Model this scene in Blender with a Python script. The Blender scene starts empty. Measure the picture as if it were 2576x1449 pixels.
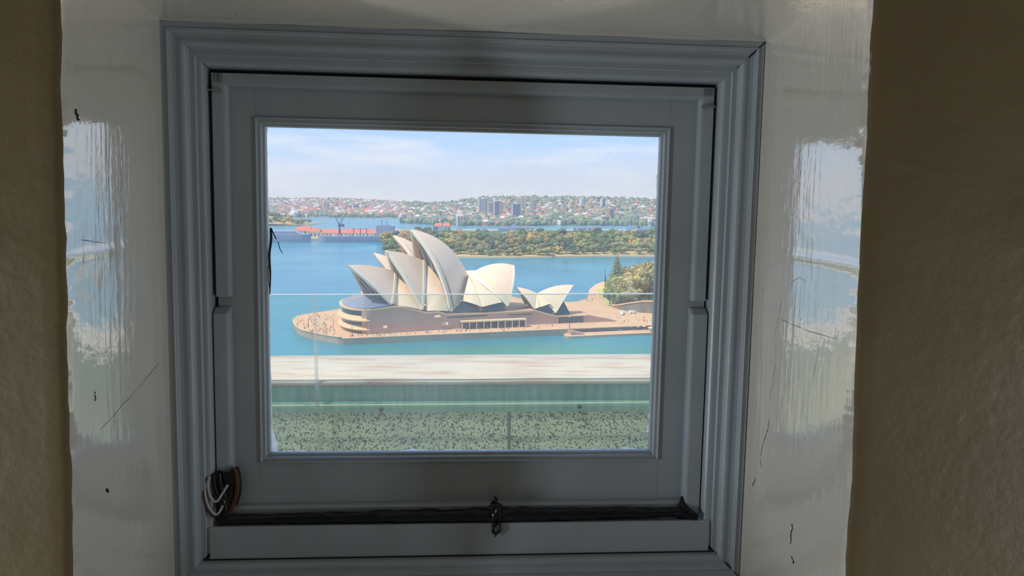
import bpy, bmesh, math, random
from mathutils import Vector, Matrix, noise

random.seed(11)
SC = bpy.context.scene
COL = SC.collection
V = Vector

# ------------------------------------------------------------------ camera
F_PX, CX, CY, HORIZON, EYE = 1860.0, 1288.0, 724.5, 502.0, 87.0
PITCH = math.atan((CY - HORIZON) / F_PX)
CAM = V((0, 0, EYE))
cam_data = bpy.data.cameras.new('camera')
cam_data.sensor_width = 36.0
cam_data.lens = 36.0 * F_PX / 2576.0
cam_data.clip_start = 0.02
cam_data.clip_end = 30000
cam = bpy.data.objects.new('camera', cam_data)
COL.objects.link(cam)
cam.location = CAM
cam.rotation_euler = (math.pi / 2 - PITCH, 0, 0)
SC.camera = cam

# ------------------------------------------------------------------ colour management
SC.view_settings.view_transform = 'Standard'
SC.view_settings.look = 'None'
SC.view_settings.gamma = 1.0
SC.view_settings.use_curve_mapping = False
SC.view_settings.exposure = 0.0
SC.render.film_transparent = False


def lin(c):
    out = []
    for v in c[:3]:
        v = v / 255.0
        out.append(v / 12.92 if v <= 0.04045 else ((v + 0.055) / 1.055) ** 2.4)
    return (*out, 1.0)


# ------------------------------------------------------------------ world: pale blue sky, thin cloud low down
world = bpy.data.worlds.new('sky')
SC.world = world
world.use_nodes = True
nt = world.node_tree
nt.nodes.clear()
w_out = nt.nodes.new('ShaderNodeOutputWorld')
w_bg = nt.nodes.new('ShaderNodeBackground')
w_bg.inputs['Strength'].default_value = 1.35
w_tc = nt.nodes.new('ShaderNodeTexCoord')
w_sep = nt.nodes.new('ShaderNodeSeparateXYZ')
w_ramp = nt.nodes.new('ShaderNodeValToRGB')
cr = w_ramp.color_ramp
cr.elements[0].position = 0.0
cr.elements[0].color = lin((228, 228, 236))
cr.elements[1].position = 1.0
cr.elements[1].color = lin((112, 160, 224))
for pos, c in ((0.03, (212, 222, 240)), (0.08, (168, 204, 247)), (0.2, (156, 197, 246)), (0.5, (134, 180, 238))):
    e = cr.elements.new(pos)
    e.color = lin(c)
w_map = nt.nodes.new('ShaderNodeMapping')
w_map.inputs['Scale'].default_value = (2.2, 2.2, 16.0)
w_noise = nt.nodes.new('ShaderNodeTexNoise')
w_noise.inputs['Scale'].default_value = 2.6
w_noise.inputs['Detail'].default_value = 7.0
w_noise.inputs['Roughness'].default_value = 0.58
w_cr = nt.nodes.new('ShaderNodeValToRGB')
w_cr.color_ramp.elements[0].position = 0.46
w_cr.color_ramp.elements[0].color = (0, 0, 0, 1)
w_cr.color_ramp.elements[1].position = 0.68
w_cr.color_ramp.elements[1].color = (0.75, 0.75, 0.75, 1)
w_mix = nt.nodes.new('ShaderNodeMixRGB')
w_mix.inputs['Color2'].default_value = lin((236, 234, 238))
nt.links.new(w_tc.outputs['Generated'], w_sep.inputs[0])
nt.links.new(w_sep.outputs['Z'], w_ramp.inputs['Fac'])
nt.links.new(w_tc.outputs['Generated'], w_map.inputs['Vector'])
nt.links.new(w_map.outputs['Vector'], w_noise.inputs['Vector'])
nt.links.new(w_noise.outputs['Fac'], w_cr.inputs['Fac'])
nt.links.new(w_cr.outputs['Color'], w_mix.inputs['Fac'])
nt.links.new(w_ramp.outputs['Color'], w_mix.inputs['Color1'])
nt.links.new(w_mix.outputs['Color'], w_bg.inputs['Color'])
nt.links.new(w_bg.outputs[0], w_out.inputs['Surface'])

# ------------------------------------------------------------------ sun: high, from the left and a little beyond
SUN_DIR = V((-0.50, -0.19, 0.845)).normalized()
sun_data = bpy.data.lights.new('sun', 'SUN')
sun_data.energy = 4.7
sun_data.angle = math.radians(0.53)
sun_data.color = (1.0, 0.88, 0.72)
sun = bpy.data.objects.new('sun', sun_data)
COL.objects.link(sun)
sun.rotation_euler = SUN_DIR.to_track_quat('Z', 'Y').to_euler()
sun.location = (-60, 20, 160)

FILL_POWER = 19.0          # two added fill lamps, out of view, built further down
FILL_COL = (0.94, 0.975, 1.0)


# ------------------------------------------------------------------ geometry helpers
def ray(u, v):
    c, s = math.cos(PITCH), math.sin(PITCH)
    a, b = (u - CX) / F_PX, (CY - v) / F_PX
    return V((a, c + b * s, -s + b * c))


def at_z(u, v, z):
    r = ray(u, v)
    return CAM + r * ((z - EYE) / r.z)


def at_y(u, v, y):
    r = ray(u, v)
    return CAM + r * (y / r.y)


def tag(o, label=None, cat=None, group=None, kind=None):
    if label: o['label'] = label
    if cat: o['category'] = cat
    if group: o['group'] = group
    if kind: o['kind'] = kind
    return o


def new_mesh(name, verts, faces, mats, idx=None, smooth=False):
    me = bpy.data.meshes.new(name)
    me.from_pydata([tuple(v) for v in verts], [], faces)
    if not isinstance(mats, (list, tuple)): mats = [mats]
    for m in mats: me.materials.append(m)
    if idx is not None: me.polygons.foreach_set('material_index', idx)
    if smooth: me.polygons.foreach_set('use_smooth', [True] * len(me.polygons))
    me.update()
    return me


def put(name, me, parent=None, loc=None, rot=None, scale=None):
    o = bpy.data.objects.new(name, me)
    COL.objects.link(o)
    if parent is not None: o.parent = parent
    if loc is not None: o.location = loc
    if rot is not None: o.rotation_euler = rot
    if scale is not None: o.scale = scale
    return o


def empty(name, loc=(0, 0, 0), rz=0.0, parent=None):
    o = bpy.data.objects.new(name, None)
    COL.objects.link(o)
    o.location = loc
    o.rotation_euler = (0, 0, rz)
    o.empty_display_size = 0.2
    if parent is not None: o.parent = parent
    return o


FLIPPED = {'casing', 'soffit', 'jamb', 'glazing_bead', 'bottom_rail', 'parting_bead', 'head', 'copper_apron', 'head_bead', 'podium_wall', 'hull', 'tier_ledge',
           'tier_window', 'tape_wrap', 'folded_end', 'knot', 'step_flank', 'side_shell'}      # sections swept the other way round


class MB:
    """collects verts and faces (with material index) for one mesh"""
    def __init__(s):
        s.v, s.f, s.i = [], [], []

    def add(s, verts, faces, mi=0):
        n = len(s.v)
        s.v += [tuple(p) for p in verts]
        s.f += [tuple(k + n for k in f) for f in faces]
        s.i += [mi] * len(faces)
        return s

    def box(s, x0, x1, y0, y1, z0, z1, mi=0):
        v = [(x0, y0, z0), (x1, y0, z0), (x1, y1, z0), (x0, y1, z0), (x0, y0, z1), (x1, y0, z1), (x1, y1, z1), (x0, y1, z1)]
        return s.add(v, [(0, 3, 2, 1), (4, 5, 6, 7), (0, 1, 5, 4), (1, 2, 6, 5), (2, 3, 7, 6), (3, 0, 4, 7)], mi)

    def bar(s, a, b, w, h=None, mi=0, upv=(0, 0, 1)):
        a, b = V(a), V(b)
        h = h or w
        d = (b - a).normalized()
        u = V(upv)
        if abs(d.dot(u)) > 0.98: u = V((0, 1, 0))
        x = d.cross(u).normalized() * w / 2
        y = x.cross(d).normalized() * h / 2
        v = [p + sx * x + sy * y for p in (a, b) for sx, sy in ((-1, -1), (1, -1), (1, 1), (-1, 1))]
        return s.add(v, [(0, 1, 2, 3), (7, 6, 5, 4), (0, 4, 5, 1), (1, 5, 6, 2), (2, 6, 7, 3), (3, 7, 4, 0)], mi)

    def tube(s, pts, r, n=8, mi=0, cap=True):
        pts = [V(p) for p in pts]
        rs = r if isinstance(r, (list, tuple)) else [r] * len(pts)
        base = len(s.v)
        t0 = (pts[1] - pts[0]).normalized()
        ref = V((0, 0, 1)) if abs(t0.z) < 0.9 else V((1, 0, 0))
        x = t0.cross(ref).normalized()
        for i, p in enumerate(pts):
            t = (pts[min(i + 1, len(pts) - 1)] - pts[max(i - 1, 0)]).normalized()
            x = (x - t * x.dot(t)).normalized()
            y = t.cross(x)
            for k in range(n):
                a = 2 * math.pi * k / n
                s.v.append(tuple(p + rs[i] * (math.cos(a) * x + math.sin(a) * y)))
        for i in range(len(pts) - 1):
            for k in range(n):
                s.f.append((base + i * n + k, base + i * n + (k + 1) % n, base + (i + 1) * n + (k + 1) % n, base + (i + 1) * n + k))
                s.i.append(mi)
        if cap:
            s.f.append(tuple(base + k for k in reversed(range(n))))
            s.f.append(tuple(base + (len(pts) - 1) * n + k for k in range(n)))
            s.i += [mi, mi]
        return s

    def grid(s, rows, mi=0, flip=False):
        n, m = len(rows), len(rows[0])
        base = len(s.v)
        for r in rows: s.v += [tuple(p) for p in r]
        for i in range(n - 1):
            for j in range(m - 1):
                q = (base + i * m + j, base + i * m + j + 1, base + (i + 1) * m + j + 1, base + (i + 1) * m + j)
                s.f.append(q[::-1] if flip else q)
                s.i.append(mi)
        return s

    def prism(s, outline, z0, z1, mi=0, top=None):
        n = len(outline)
        v = [(x, y, z0) for x, y in outline] + [(x, y, z1) for x, y in outline]
        base = len(s.v)
        s.v += v
        for k in range(n):
            s.f.append((base + k, base + (k + 1) % n, base + n + (k + 1) % n, base + n + k))
            s.i.append(mi)
        s.f.append(tuple(base + n + k for k in range(n)))
        s.i.append(mi if top is None else top)
        s.f.append(tuple(base + k for k in reversed(range(n))))
        s.i.append(mi)
        return s

    def mesh(s, name, mats, smooth=False):
        if name in FLIPPED: s.f = [f[::-1] for f in s.f]
        return new_mesh(name, s.v, s.f, mats, s.i, smooth)

    def build(s, name, mats, parent=None, smooth=False, **k):
        return put(name, s.mesh(name, mats, smooth), parent, **k)


def box_mb(*a): return MB().box(*a)


# ------------------------------------------------------------------ materials
def mat(name, col, rough=0.6, spec=0.3, col2=None, vscale=5.0, vstretch=(1, 1, 1), vlo=0.35, vhi=0.7, bump=0.0, bscale=30.0,
        bdist=0.01, metal=0.0, rand=None, coat=0.0, detail=4.0, third=None):
    m = bpy.data.materials.new(name)
    m.use_nodes = True
    t = m.node_tree
    b = t.nodes['Principled BSDF']
    b.inputs['Base Color'].default_value = lin(col)
    b.inputs['Roughness'].default_value = rough
    b.inputs['Specular IOR Level'].default_value = spec
    b.inputs['Metallic'].default_value = metal
    b.inputs['Coat Weight'].default_value = coat
    b.inputs['Coat Roughness'].default_value = 0.08
    last = None
    tc = t.nodes.new('ShaderNodeTexCoord')
    if col2:
        mp = t.nodes.new('ShaderNodeMapping')
        mp.inputs['Scale'].default_value = vstretch
        n = t.nodes.new('ShaderNodeTexNoise')
        n.inputs['Scale'].default_value = vscale
        n.inputs['Detail'].default_value = detail
        r = t.nodes.new('ShaderNodeValToRGB')
        r.color_ramp.elements[0].position = vlo
        r.color_ramp.elements[0].color = lin(col)
        r.color_ramp.elements[1].position = vhi
        r.color_ramp.elements[1].color = lin(col2)
        t.links.new(tc.outputs['Object'], mp.inputs['Vector'])
        t.links.new(mp.outputs['Vector'], n.inputs['Vector'])
        t.links.new(n.outputs['Fac'], r.inputs['Fac'])
        last = r.outputs['Color']
    if third:                      # a finer second layer of flecks
        n3 = t.nodes.new('ShaderNodeTexNoise')
        n3.inputs['Scale'].default_value = third[1]
        n3.inputs['Detail'].default_value = 3.0
        r3 = t.nodes.new('ShaderNodeValToRGB')
        r3.color_ramp.elements[0].position = third[2]
        r3.color_ramp.elements[0].color = (0, 0, 0, 1)
        r3.color_ramp.elements[1].position = third[3]
        r3.color_ramp.elements[1].color = (1, 1, 1, 1)
        x = t.nodes.new('ShaderNodeMixRGB')
        x.inputs['Color1'].default_value = lin(col)
        x.inputs['Color2'].default_value = lin(third[0])
        t.links.new(tc.outputs['Object'], n3.inputs['Vector'])
        t.links.new(n3.outputs['Fac'], r3.inputs['Fac'])
        t.links.new(r3.outputs['Color'], x.inputs['Fac'])
        if last: t.links.new(last, x.inputs['Color1'])
        last = x.outputs['Color']
    if rand:
        oi = t.nodes.new('ShaderNodeObjectInfo')
        x = t.nodes.new('ShaderNodeMixRGB')
        x.inputs['Color1'].default_value = lin(col)
        x.inputs['Color2'].default_value = lin(rand)
        t.links.new(oi.outputs['Random'], x.inputs['Fac'])
        if last: t.links.new(last, x.inputs['Color1'])
        last = x.outputs['Color']
    if last: t.links.new(last, b.inputs['Base Color'])
    if bump:
        nb = t.nodes.new('ShaderNodeTexNoise')
        nb.inputs['Scale'].default_value = bscale
        nb.inputs['Detail'].default_value = 4.0
        bm_ = t.nodes.new('ShaderNodeBump')
        bm_.inputs['Strength'].default_value = bump
        bm_.inputs['Distance'].default_value = bdist
        t.links.new(tc.outputs['Object'], nb.inputs['Vector'])
        t.links.new(nb.outputs['Fac'], bm_.inputs['Height'])
        t.links.new(bm_.outputs['Normal'], b.inputs['Normal'])
    return m


def gloss_paint(name, col, col2):
    """thick brushed oil paint over rough plaster: glossy, with brush streaks and dabs in the relief"""
    m = mat(name, col, rough=0.38, spec=0.5, col2=col2, vscale=2.2, coat=0.0, third=((70, 66, 60), 42.0, 0.765, 0.80))
    t = m.node_tree
    b = t.nodes['Principled BSDF']
    b.inputs['Coat Weight'].default_value = 1.0
    b.inputs['Coat IOR'].default_value = 4.4
    b.inputs['Coat Roughness'].default_value = 0.07
    b.inputs['Specular IOR Level'].default_value = 0.9
    tc = [n for n in t.nodes if n.type == 'TEX_COORD'][0]
    mp = t.nodes.new('ShaderNodeMapping')
    mp.inputs['Scale'].default_value = (110, 110, 9)
    n1 = t.nodes.new('ShaderNodeTexNoise')
    n1.inputs['Scale'].default_value = 1.0
    n1.inputs['Detail'].default_value = 5.0
    n2 = t.nodes.new('ShaderNodeTexNoise')
    n2.inputs['Scale'].default_value = 55.0
    n2.inputs['Detail'].default_value = 3.0
    n3 = t.nodes.new('ShaderNodeTexNoise')
    n3.inputs['Scale'].default_value = 9.0
    n3.inputs['Detail'].default_value = 2.0
    a1 = t.nodes.new('ShaderNodeMath'); a1.operation = 'MULTIPLY_ADD'; a1.inputs[1].default_value = 0.30
    a0 = t.nodes.new('ShaderNodeMath'); a0.operation = 'MULTIPLY'; a0.inputs[1].default_value = 0.22
    a2 = t.nodes.new('ShaderNodeMath'); a2.operation = 'MULTIPLY_ADD'; a2.inputs[1].default_value = 0.45
    bm_ = t.nodes.new('ShaderNodeBump')
    bm_.inputs['Strength'].default_value = 0.5
    bm_.inputs['Distance'].default_value = 0.0042
    L = t.links.new
    L(tc.outputs['Object'], mp.inputs['Vector'])
    L(mp.outputs['Vector'], n1.inputs['Vector'])
    L(tc.outputs['Object'], n2.inputs['Vector'])
    L(tc.outputs['Object'], n3.inputs['Vector'])
    L(n2.outputs['Fac'], a0.inputs[0]); L(n1.outputs['Fac'], a1.inputs[0]); L(a0.outputs[0], a1.inputs[2])
    L(n3.outputs['Fac'], a2.inputs[0]); L(a1.outputs[0], a2.inputs[2])
    L(a2.outputs[0], bm_.inputs['Height'])
    L(bm_.outputs['Normal'], b.inputs['Normal'])
    L(bm_.outputs['Normal'], b.inputs['Coat Normal'])
    return m


def pane_glass(name, tint, veil, edge=None, ior=1.45):
    """thin clear sheet; an added scattering film puts a pale veil over the view"""
    m = bpy.data.materials.new(name)
    m.use_nodes = True
    t = m.node_tree
    t.nodes.clear()
    L = t.links.new
    out = t.nodes.new('ShaderNodeOutputMaterial')
    tr = t.nodes.new('ShaderNodeBsdfTransparent'); tr.inputs[0].default_value = (*tint, 1)
    gl = t.nodes.new('ShaderNodeBsdfGlossy'); gl.inputs['Roughness'].default_value = 0.02
    fr = t.nodes.new('ShaderNodeFresnel'); fr.inputs['IOR'].default_value = ior
    m1 = t.nodes.new('ShaderNodeMixShader')
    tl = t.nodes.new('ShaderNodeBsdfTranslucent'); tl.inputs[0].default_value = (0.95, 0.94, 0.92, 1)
    m2 = t.nodes.new('ShaderNodeMixShader')
    ge = t.nodes.new('ShaderNodeNewGeometry')          # a thin sheet mirrors only at the face the light meets first
    sb = t.nodes.new('ShaderNodeMath'); sb.operation = 'SUBTRACT'; sb.inputs[0].default_value = 1.0
    mu = t.nodes.new('ShaderNodeMath'); mu.operation = 'MULTIPLY'
    L(ge.outputs['Backfacing'], sb.inputs[1]); L(sb.outputs[0], mu.inputs[0]); L(fr.outputs[0], mu.inputs[1])
    L(mu.outputs[0], m1.inputs[0]); L(tr.outputs[0], m1.inputs[1]); L(gl.outputs[0], m1.inputs[2])
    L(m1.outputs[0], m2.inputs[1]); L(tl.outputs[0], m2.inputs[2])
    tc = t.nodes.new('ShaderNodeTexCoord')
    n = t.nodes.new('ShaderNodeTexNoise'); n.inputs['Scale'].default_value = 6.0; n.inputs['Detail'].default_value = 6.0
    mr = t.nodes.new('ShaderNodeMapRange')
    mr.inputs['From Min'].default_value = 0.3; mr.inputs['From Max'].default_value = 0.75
    mr.inputs['To Min'].default_value = veil * 0.7; mr.inputs['To Max'].default_value = veil * 1.5  # pale film over the whole sheet, lifting the darks like haze
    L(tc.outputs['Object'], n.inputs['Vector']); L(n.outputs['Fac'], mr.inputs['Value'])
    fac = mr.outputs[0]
    if edge:                        # paint and salt left along the rim of the pane, thickest in the lower corners
        hw, z0, z1 = edge
        sp = t.nodes.new('ShaderNodeSeparateXYZ'); L(tc.outputs['Object'], sp.inputs[0])
        def math_(op, a, b=None, c=None):
            k = t.nodes.new('ShaderNodeMath'); k.operation = op
            for i, q in enumerate((a, b, c)):
                if q is None: continue
                if isinstance(q, (int, float)): k.inputs[i].default_value = q
                else: L(q, k.inputs[i])
            return k.outputs[0]
        ax = math_('ABSOLUTE', sp.outputs['X'])
        dx = math_('SUBTRACT', hw, ax)
        dzb = math_('SUBTRACT', sp.outputs['Z'], z0)
        dzt = math_('SUBTRACT', z1, sp.outputs['Z'])
        corner = math_('MULTIPLY', math_('MULTIPLY', dx, dzb), 14.0)
        d = math_('MINIMUM', math_('MINIMUM', dx, dzt), math_('MINIMUM', dzb, math_('ADD', corner, 0.0005)))
        n2 = t.nodes.new('ShaderNodeTexNoise'); n2.inputs['Scale'].default_value = 38.0; n2.inputs['Detail'].default_value = 4.0
        L(tc.outputs['Object'], n2.inputs['Vector'])
        thr = math_('MULTIPLY', math_('SUBTRACT', n2.outputs['Fac'], 0.47), 0.020)
        msk = t.nodes.new('ShaderNodeMapRange')
        L(math_('SUBTRACT', d, thr), msk.inputs['Value'])
        msk.inputs['From Min'].default_value = -0.0015; msk.inputs['From Max'].default_value = 0.0006
        msk.inputs['To Min'].default_value = 0.75; msk.inputs['To Max'].default_value = 0.0
        # scattered specks and dried drips
        n3 = t.nodes.new('ShaderNodeTexNoise'); n3.inputs['Scale'].default_value = 95.0; n3.inputs['Detail'].default_value = 1.0
        L(tc.outputs['Object'], n3.inputs['Vector'])
        sp3 = t.nodes.new('ShaderNodeMapRange')
        L(n3.outputs['Fac'], sp3.inputs['Value'])
        sp3.inputs['From Min'].default_value = 0.79; sp3.inputs['From Max'].default_value = 0.83
        sp3.inputs['To Min'].default_value = 0.0; sp3.inputs['To Max'].default_value = 0.25
        fac = math_('MAXIMUM', math_('MAXIMUM', fac, msk.outputs[0]), sp3.outputs[0])
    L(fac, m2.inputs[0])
    L(m2.outputs[0], out.inputs['Surface'])
    return m


M = {}
# room
M['wall'] = mat('tan_paint_with_shade', (110, 100, 76), rough=0.42, spec=0.3, col2=(98, 87, 64), vscale=3.0, bump=0.35, bscale=45, bdist=0.004)  # tan paint with the room-side shade darkened into it
M['reveal'] = gloss_paint('cream_gloss_paint', (214, 210, 200), (204, 201, 193))
M['trim'] = mat('white_satin_with_shade', (146, 157, 168), rough=0.3, spec=0.55, col2=(138, 148, 157), vscale=6.0, bump=0.12, bscale=60, bdist=0.001)  # white paint greyed in colour to carry the room-side shade
M['dark_brown'] = mat('dark_joint_filler', (38, 30, 24), rough=0.9)
M['black_plastic'] = mat('black_plastic_film', (8, 12, 26), rough=0.22, spec=0.42, bump=0.35, bscale=60, bdist=0.003)
M['cable_black'] = mat('black_cable', (14, 15, 18), rough=0.45)
M['cable_grey'] = mat('grey_white_cable', (168, 170, 176), rough=0.45)
M['cable_brown'] = mat('brown_cable', (74, 46, 38), rough=0.6)
M['steel'] = mat('dull_steel', (150, 155, 158), rough=0.4, metal=0.8)
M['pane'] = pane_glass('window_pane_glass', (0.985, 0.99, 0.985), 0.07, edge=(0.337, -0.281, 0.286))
M['twig'] = mat('dry_dark_twig', (44, 46, 46), rough=0.8)
M['plaster'] = mat('room_plaster', (196, 188, 170), rough=0.7)
M['floor'] = mat('worn_stone_floor', (206, 196, 180), rough=0.7, col2=(190, 180, 164))
M['fill_lamp_white'] = mat('fill_lamp_enamel', (225, 225, 222), rough=0.4)

# ================================================================== THE ROOM AND ITS WINDOW (local frame of the wall)
# x along the wall, y outwards, z up; the old wall sits a degree off level and a few degrees off square to the view
M_ROOM = Matrix(((0.99716054, -0.07333136, 0.01712787, -0.08105141),
                 (0.07297281, 0.99711915, 0.02069707, 1.26571225),
                 (-0.01859627, -0.01938843, 0.99963907, 86.83510079),
                 (0, 0, 0, 1)))


def room(o):
    o.matrix_world = M_ROOM
    return o


Y_FR = -0.05      # where plaster meets the casing
Y_IN = -0.30      # inner face of the wall
Y_OUT = 0.07      # outer face
Z_LO, Z_HI = -1.62, 1.25


def lump(p, a, sc, off=0.0):
    return a * noise.noise(V((p[0] * sc + off, p[1] * sc, p[2] * sc)))


def rag(z, side):      # uneven arris where the reveal turns onto the wall face
    k = 31.7 * side
    return 0.0030 * noise.noise(V((k, 3.1, z * 7))) + 0.0022 * noise.noise(V((k, 9.1, z * 26))) * max(0, noise.noise(V((k, 5.5, z * 6))) + .3) * 2 + 0.0013 * noise.noise(V((k, 1.1, z * 110)))


def side_wall(side):
    sgn = -1 if side == 'left' else 1
    x_fr = -0.4775 if sgn < 0 else 0.4885
    x_in = -0.511 if sgn < 0 else 0.540
    tilt = 0.0177 if sgn < 0 else -0.0164
    # block of wall (inner face carries the uneven arris)
    mb = MB()
    nz = 150
    zs = [Z_LO + (Z_HI - Z_LO) * k / nz for k in range(nz + 1)]
    cols = [0.0, 0.004, 0.012, 0.03, 0.06, 0.1, 0.16, 0.24, 0.34, 0.5, 0.8, 1.6]
    rows = []
    for z in zs:
        r = []
        for c in cols:
            soft = 0.006 * max(0, 1 - c / 0.012) ** 2
            x = x_in + sgn * c + sgn * (rag(z, sgn) if c < 0.02 else 0) + tilt * z
            y = Y_IN + soft + lump((x, 0, z), 0.0022, 7, 5) + lump((x, 0, z), 0.0012, 21, 9)
            r.append((x, y, z))
        rows.append(r)
    mb.grid(rows, 0, flip=sgn < 0)
    xf = x_in + sgn * 1.6
    # the mass behind the faces: splayed inner reveal, outer face
    plan = [(x_fr + sgn * 0.03, -0.02), (x_in + sgn * 0.045, Y_IN + 0.022), (xf, Y_IN + 0.022), (xf, Y_OUT), (x_fr + sgn * 0.03, Y_OUT)]
    if sgn > 0: plan = plan[::-1]
    plan = plan[::-1] if sgn < 0 else plan
    mb.prism(plan, Z_LO, Z_HI)
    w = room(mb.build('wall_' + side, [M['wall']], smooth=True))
    tag(w, kind='structure')
    w['label'] = 'olive-tan wall face with shade in its paint on the %s of the window recess' % side
    # the splayed reveal, thick gloss paint over uneven plaster
    nd = 44
    rows = []
    nz2 = 330
    zs2 = [-0.78 + (0.62 + 0.78) * k / nz2 for k in range(nz2 + 1)]
    for z in zs2:
        r = []
        for k in range(nd + 1):
            f = k / nd
            y = Y_FR + 0.012 + (Y_IN + 0.006 - Y_FR - 0.012) * f
            xe = x_in + tilt * z
            x = x_fr + (xe - x_fr) * f + sgn * rag(z, sgn) * max(0.0, (f - 0.88) / 0.12) ** 2
            amp = 0.35 + 1.0 * f
            d = lump((0, y * 12, z * 2.6), 0.0010 * amp, 1, 40 * sgn) + lump((0, y * 42, z * 13), 0.00022 * amp, 1, 77 * sgn)
            if f > 0.985: d *= 0.2
            # a raised seam of old mortar, and a bulge round the arris
            d -= 0.0016 * math.exp(-((z - 0.085 - 0.05 * (y + .15)) / 0.006) ** 2) * (f > 0.35)
            edge = 0.008 * max(0.0, (f - 0.93) / 0.07) ** 2
            r.append((x + sgn * (d + edge * 0.25), y, z))
        rows.append(r)
    rv = MB().grid(rows, 0, flip=sgn < 0).build('reveal', [M['reveal']], w, smooth=True)
    rv['label'] = 'glossy cream painted reveal'
    return w


def cracks(wall, side, lines):
    sgn = -1 if side == 'left' else 1
    x_fr = -0.4775 if sgn < 0 else 0.4885
    x_in = -0.511 if sgn < 0 else 0.540
    tilt = 0.0177 if sgn < 0 else -0.0164
    rv = [c for c in wall.children if c.name.startswith('reveal')][0]
    rr = random.Random(4 + sgn)
    for pts, r in lines:
        q = []
        for (f0, z0), (f1, z1) in zip(pts[:-1], pts[1:]):
            for k in range(6):
                f, z = f0 + (f1 - f0) * k / 6 + rr.uniform(-.008, .008), z0 + (z1 - z0) * k / 6
                y = Y_FR + 0.012 + (Y_IN + 0.006 - Y_FR - 0.012) * f
                amp = 0.35 + 1.0 * f
                d = lump((0, y * 12, z * 2.6), 0.0010 * amp, 1, 40 * sgn) + lump((0, y * 42, z * 13), 0.00022 * amp, 1, 77 * sgn)
                q.append((x_fr + (x_in + tilt * z - x_fr) * f + sgn * (d + .0001), y, z))
        rs = [r * rr.uniform(.4, 1.0) for _ in q]
        MB().tube(q, rs, 5).build('crack', [M['dark_brown']], rv)


wall_l = side_wall('left')
wall_r = side_wall('right')
cracks(wall_r, 'right', [([(0.34, 0.01), (0.30, -0.04), (0.31, -0.10), (0.27, -0.17)], 0.0004), ([(0.27, -0.19), (0.25, -0.22), (0.20, -0.26), (0.22, -0.28)], 0.0008),
                         ([(0.42, 0.04), (0.5, 0.052), (0.58, 0.045)], 0.0005), ([(0.35, -0.02), (0.6, -0.028), (0.9, -0.03)], 0.0005), ([(0.55, -0.34), (0.53, -0.38)], 0.0014), ([(0.56, -0.392), (0.575, -0.402)], 0.0020),
                         ([(0.72, -0.02), (0.66, -0.11)], 0.0004), ([(0.16, -0.30), (0.14, -0.32)], 0.0010), ([(0.0, -0.22), (0.01, -0.25)], 0.0010), ([(0.0, -0.33), (0.005, -0.37)], 0.0012), ([(0.0, -0.42), (0.01, -0.45)], 0.0012)])
cracks(wall_l, 'left', [([(0.5, 0.235), (0.52, 0.17), (0.52, 0.11)], 0.0004), ([(0.88, 0.098), (0.55, 0.088)], 0.0005), ([(0.75, -0.165), (0.45, -0.135), (0.1, -0.095)], 0.0005), ([(0.72, -0.255), (0.70, -0.262)], 0.0022),
                        ([(0.9, 0.265), (0.885, 0.25)], 0.0022), ([(0.80, -0.11), (0.795, -0.125)], 0.0014)])

# lintel with the sloping soffit
mb = MB()
mb.box(-0.533 - 0.02, 0.5665 + 0.02, Y_IN + 0.05, Y_OUT, 0.50, Z_HI)
mb.add([(-0.56, Y_IN, 0.472), (0.60, Y_IN, 0.472), (0.60, Y_IN, Z_HI), (-0.56, Y_IN, Z_HI), (-0.56, Y_IN + .05, Z_HI), (0.60, Y_IN + .05, Z_HI)],
       [(0, 1, 2, 3), (3, 2, 5, 4)])
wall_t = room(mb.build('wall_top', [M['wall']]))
tag(wall_t, 'olive-tan wall above the window recess', kind='structure')
rows = []
for i in range(61):
    x = -0.57 + 1.18 * i / 60
    r = []
    for k in range(25):
        f = k / 24
        y = Y_FR + 0.012 + (Y_IN - Y_FR - 0.012) * f
        z = 0.4315 + 0.19 * (Y_FR - y) + lump((x, y, 0), 0.0014, 9, 3) + lump((x, y, 0), 0.0007, 40, 3)
        r.append((x, y, z))
    rows.append(r)
sof = MB().grid(rows, 0).build('soffit', [M['reveal']], wall_t, smooth=True)
sof['label'] = 'cream painted soffit of the recess'

mb = MB()
mb.box(-0.533 - 0.02, 0.5665 + 0.02, Y_IN + 0.01, Y_OUT, Z_LO, -0.56)
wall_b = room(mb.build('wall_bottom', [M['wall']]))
tag(wall_b, 'wall below the window recess', kind='structure')
MB().box(-0.56, 0.60, Y_IN + 0.012, -0.03, -0.56, -0.53).build('ledge', [M['reveal']], wall_b)
# solid masonry between casing and outer face (round the sash box)
mb = MB()
mb.box(-0.50, -0.404, 0.041, Y_OUT, -0.56, 0.50).box(0.411, 0.51, 0.041, Y_OUT, -0.56, 0.50)
mb.box(-0.425, 0.425, 0.041, Y_OUT, 0.352, 0.50).box(-0.425, 0.425, 0.012, Y_OUT, -0.56, -0.395)
room(tag(mb.build('wall_core', [M['plaster']]), 'masonry around the sash, hidden behind the casing', kind='structure'))

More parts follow.
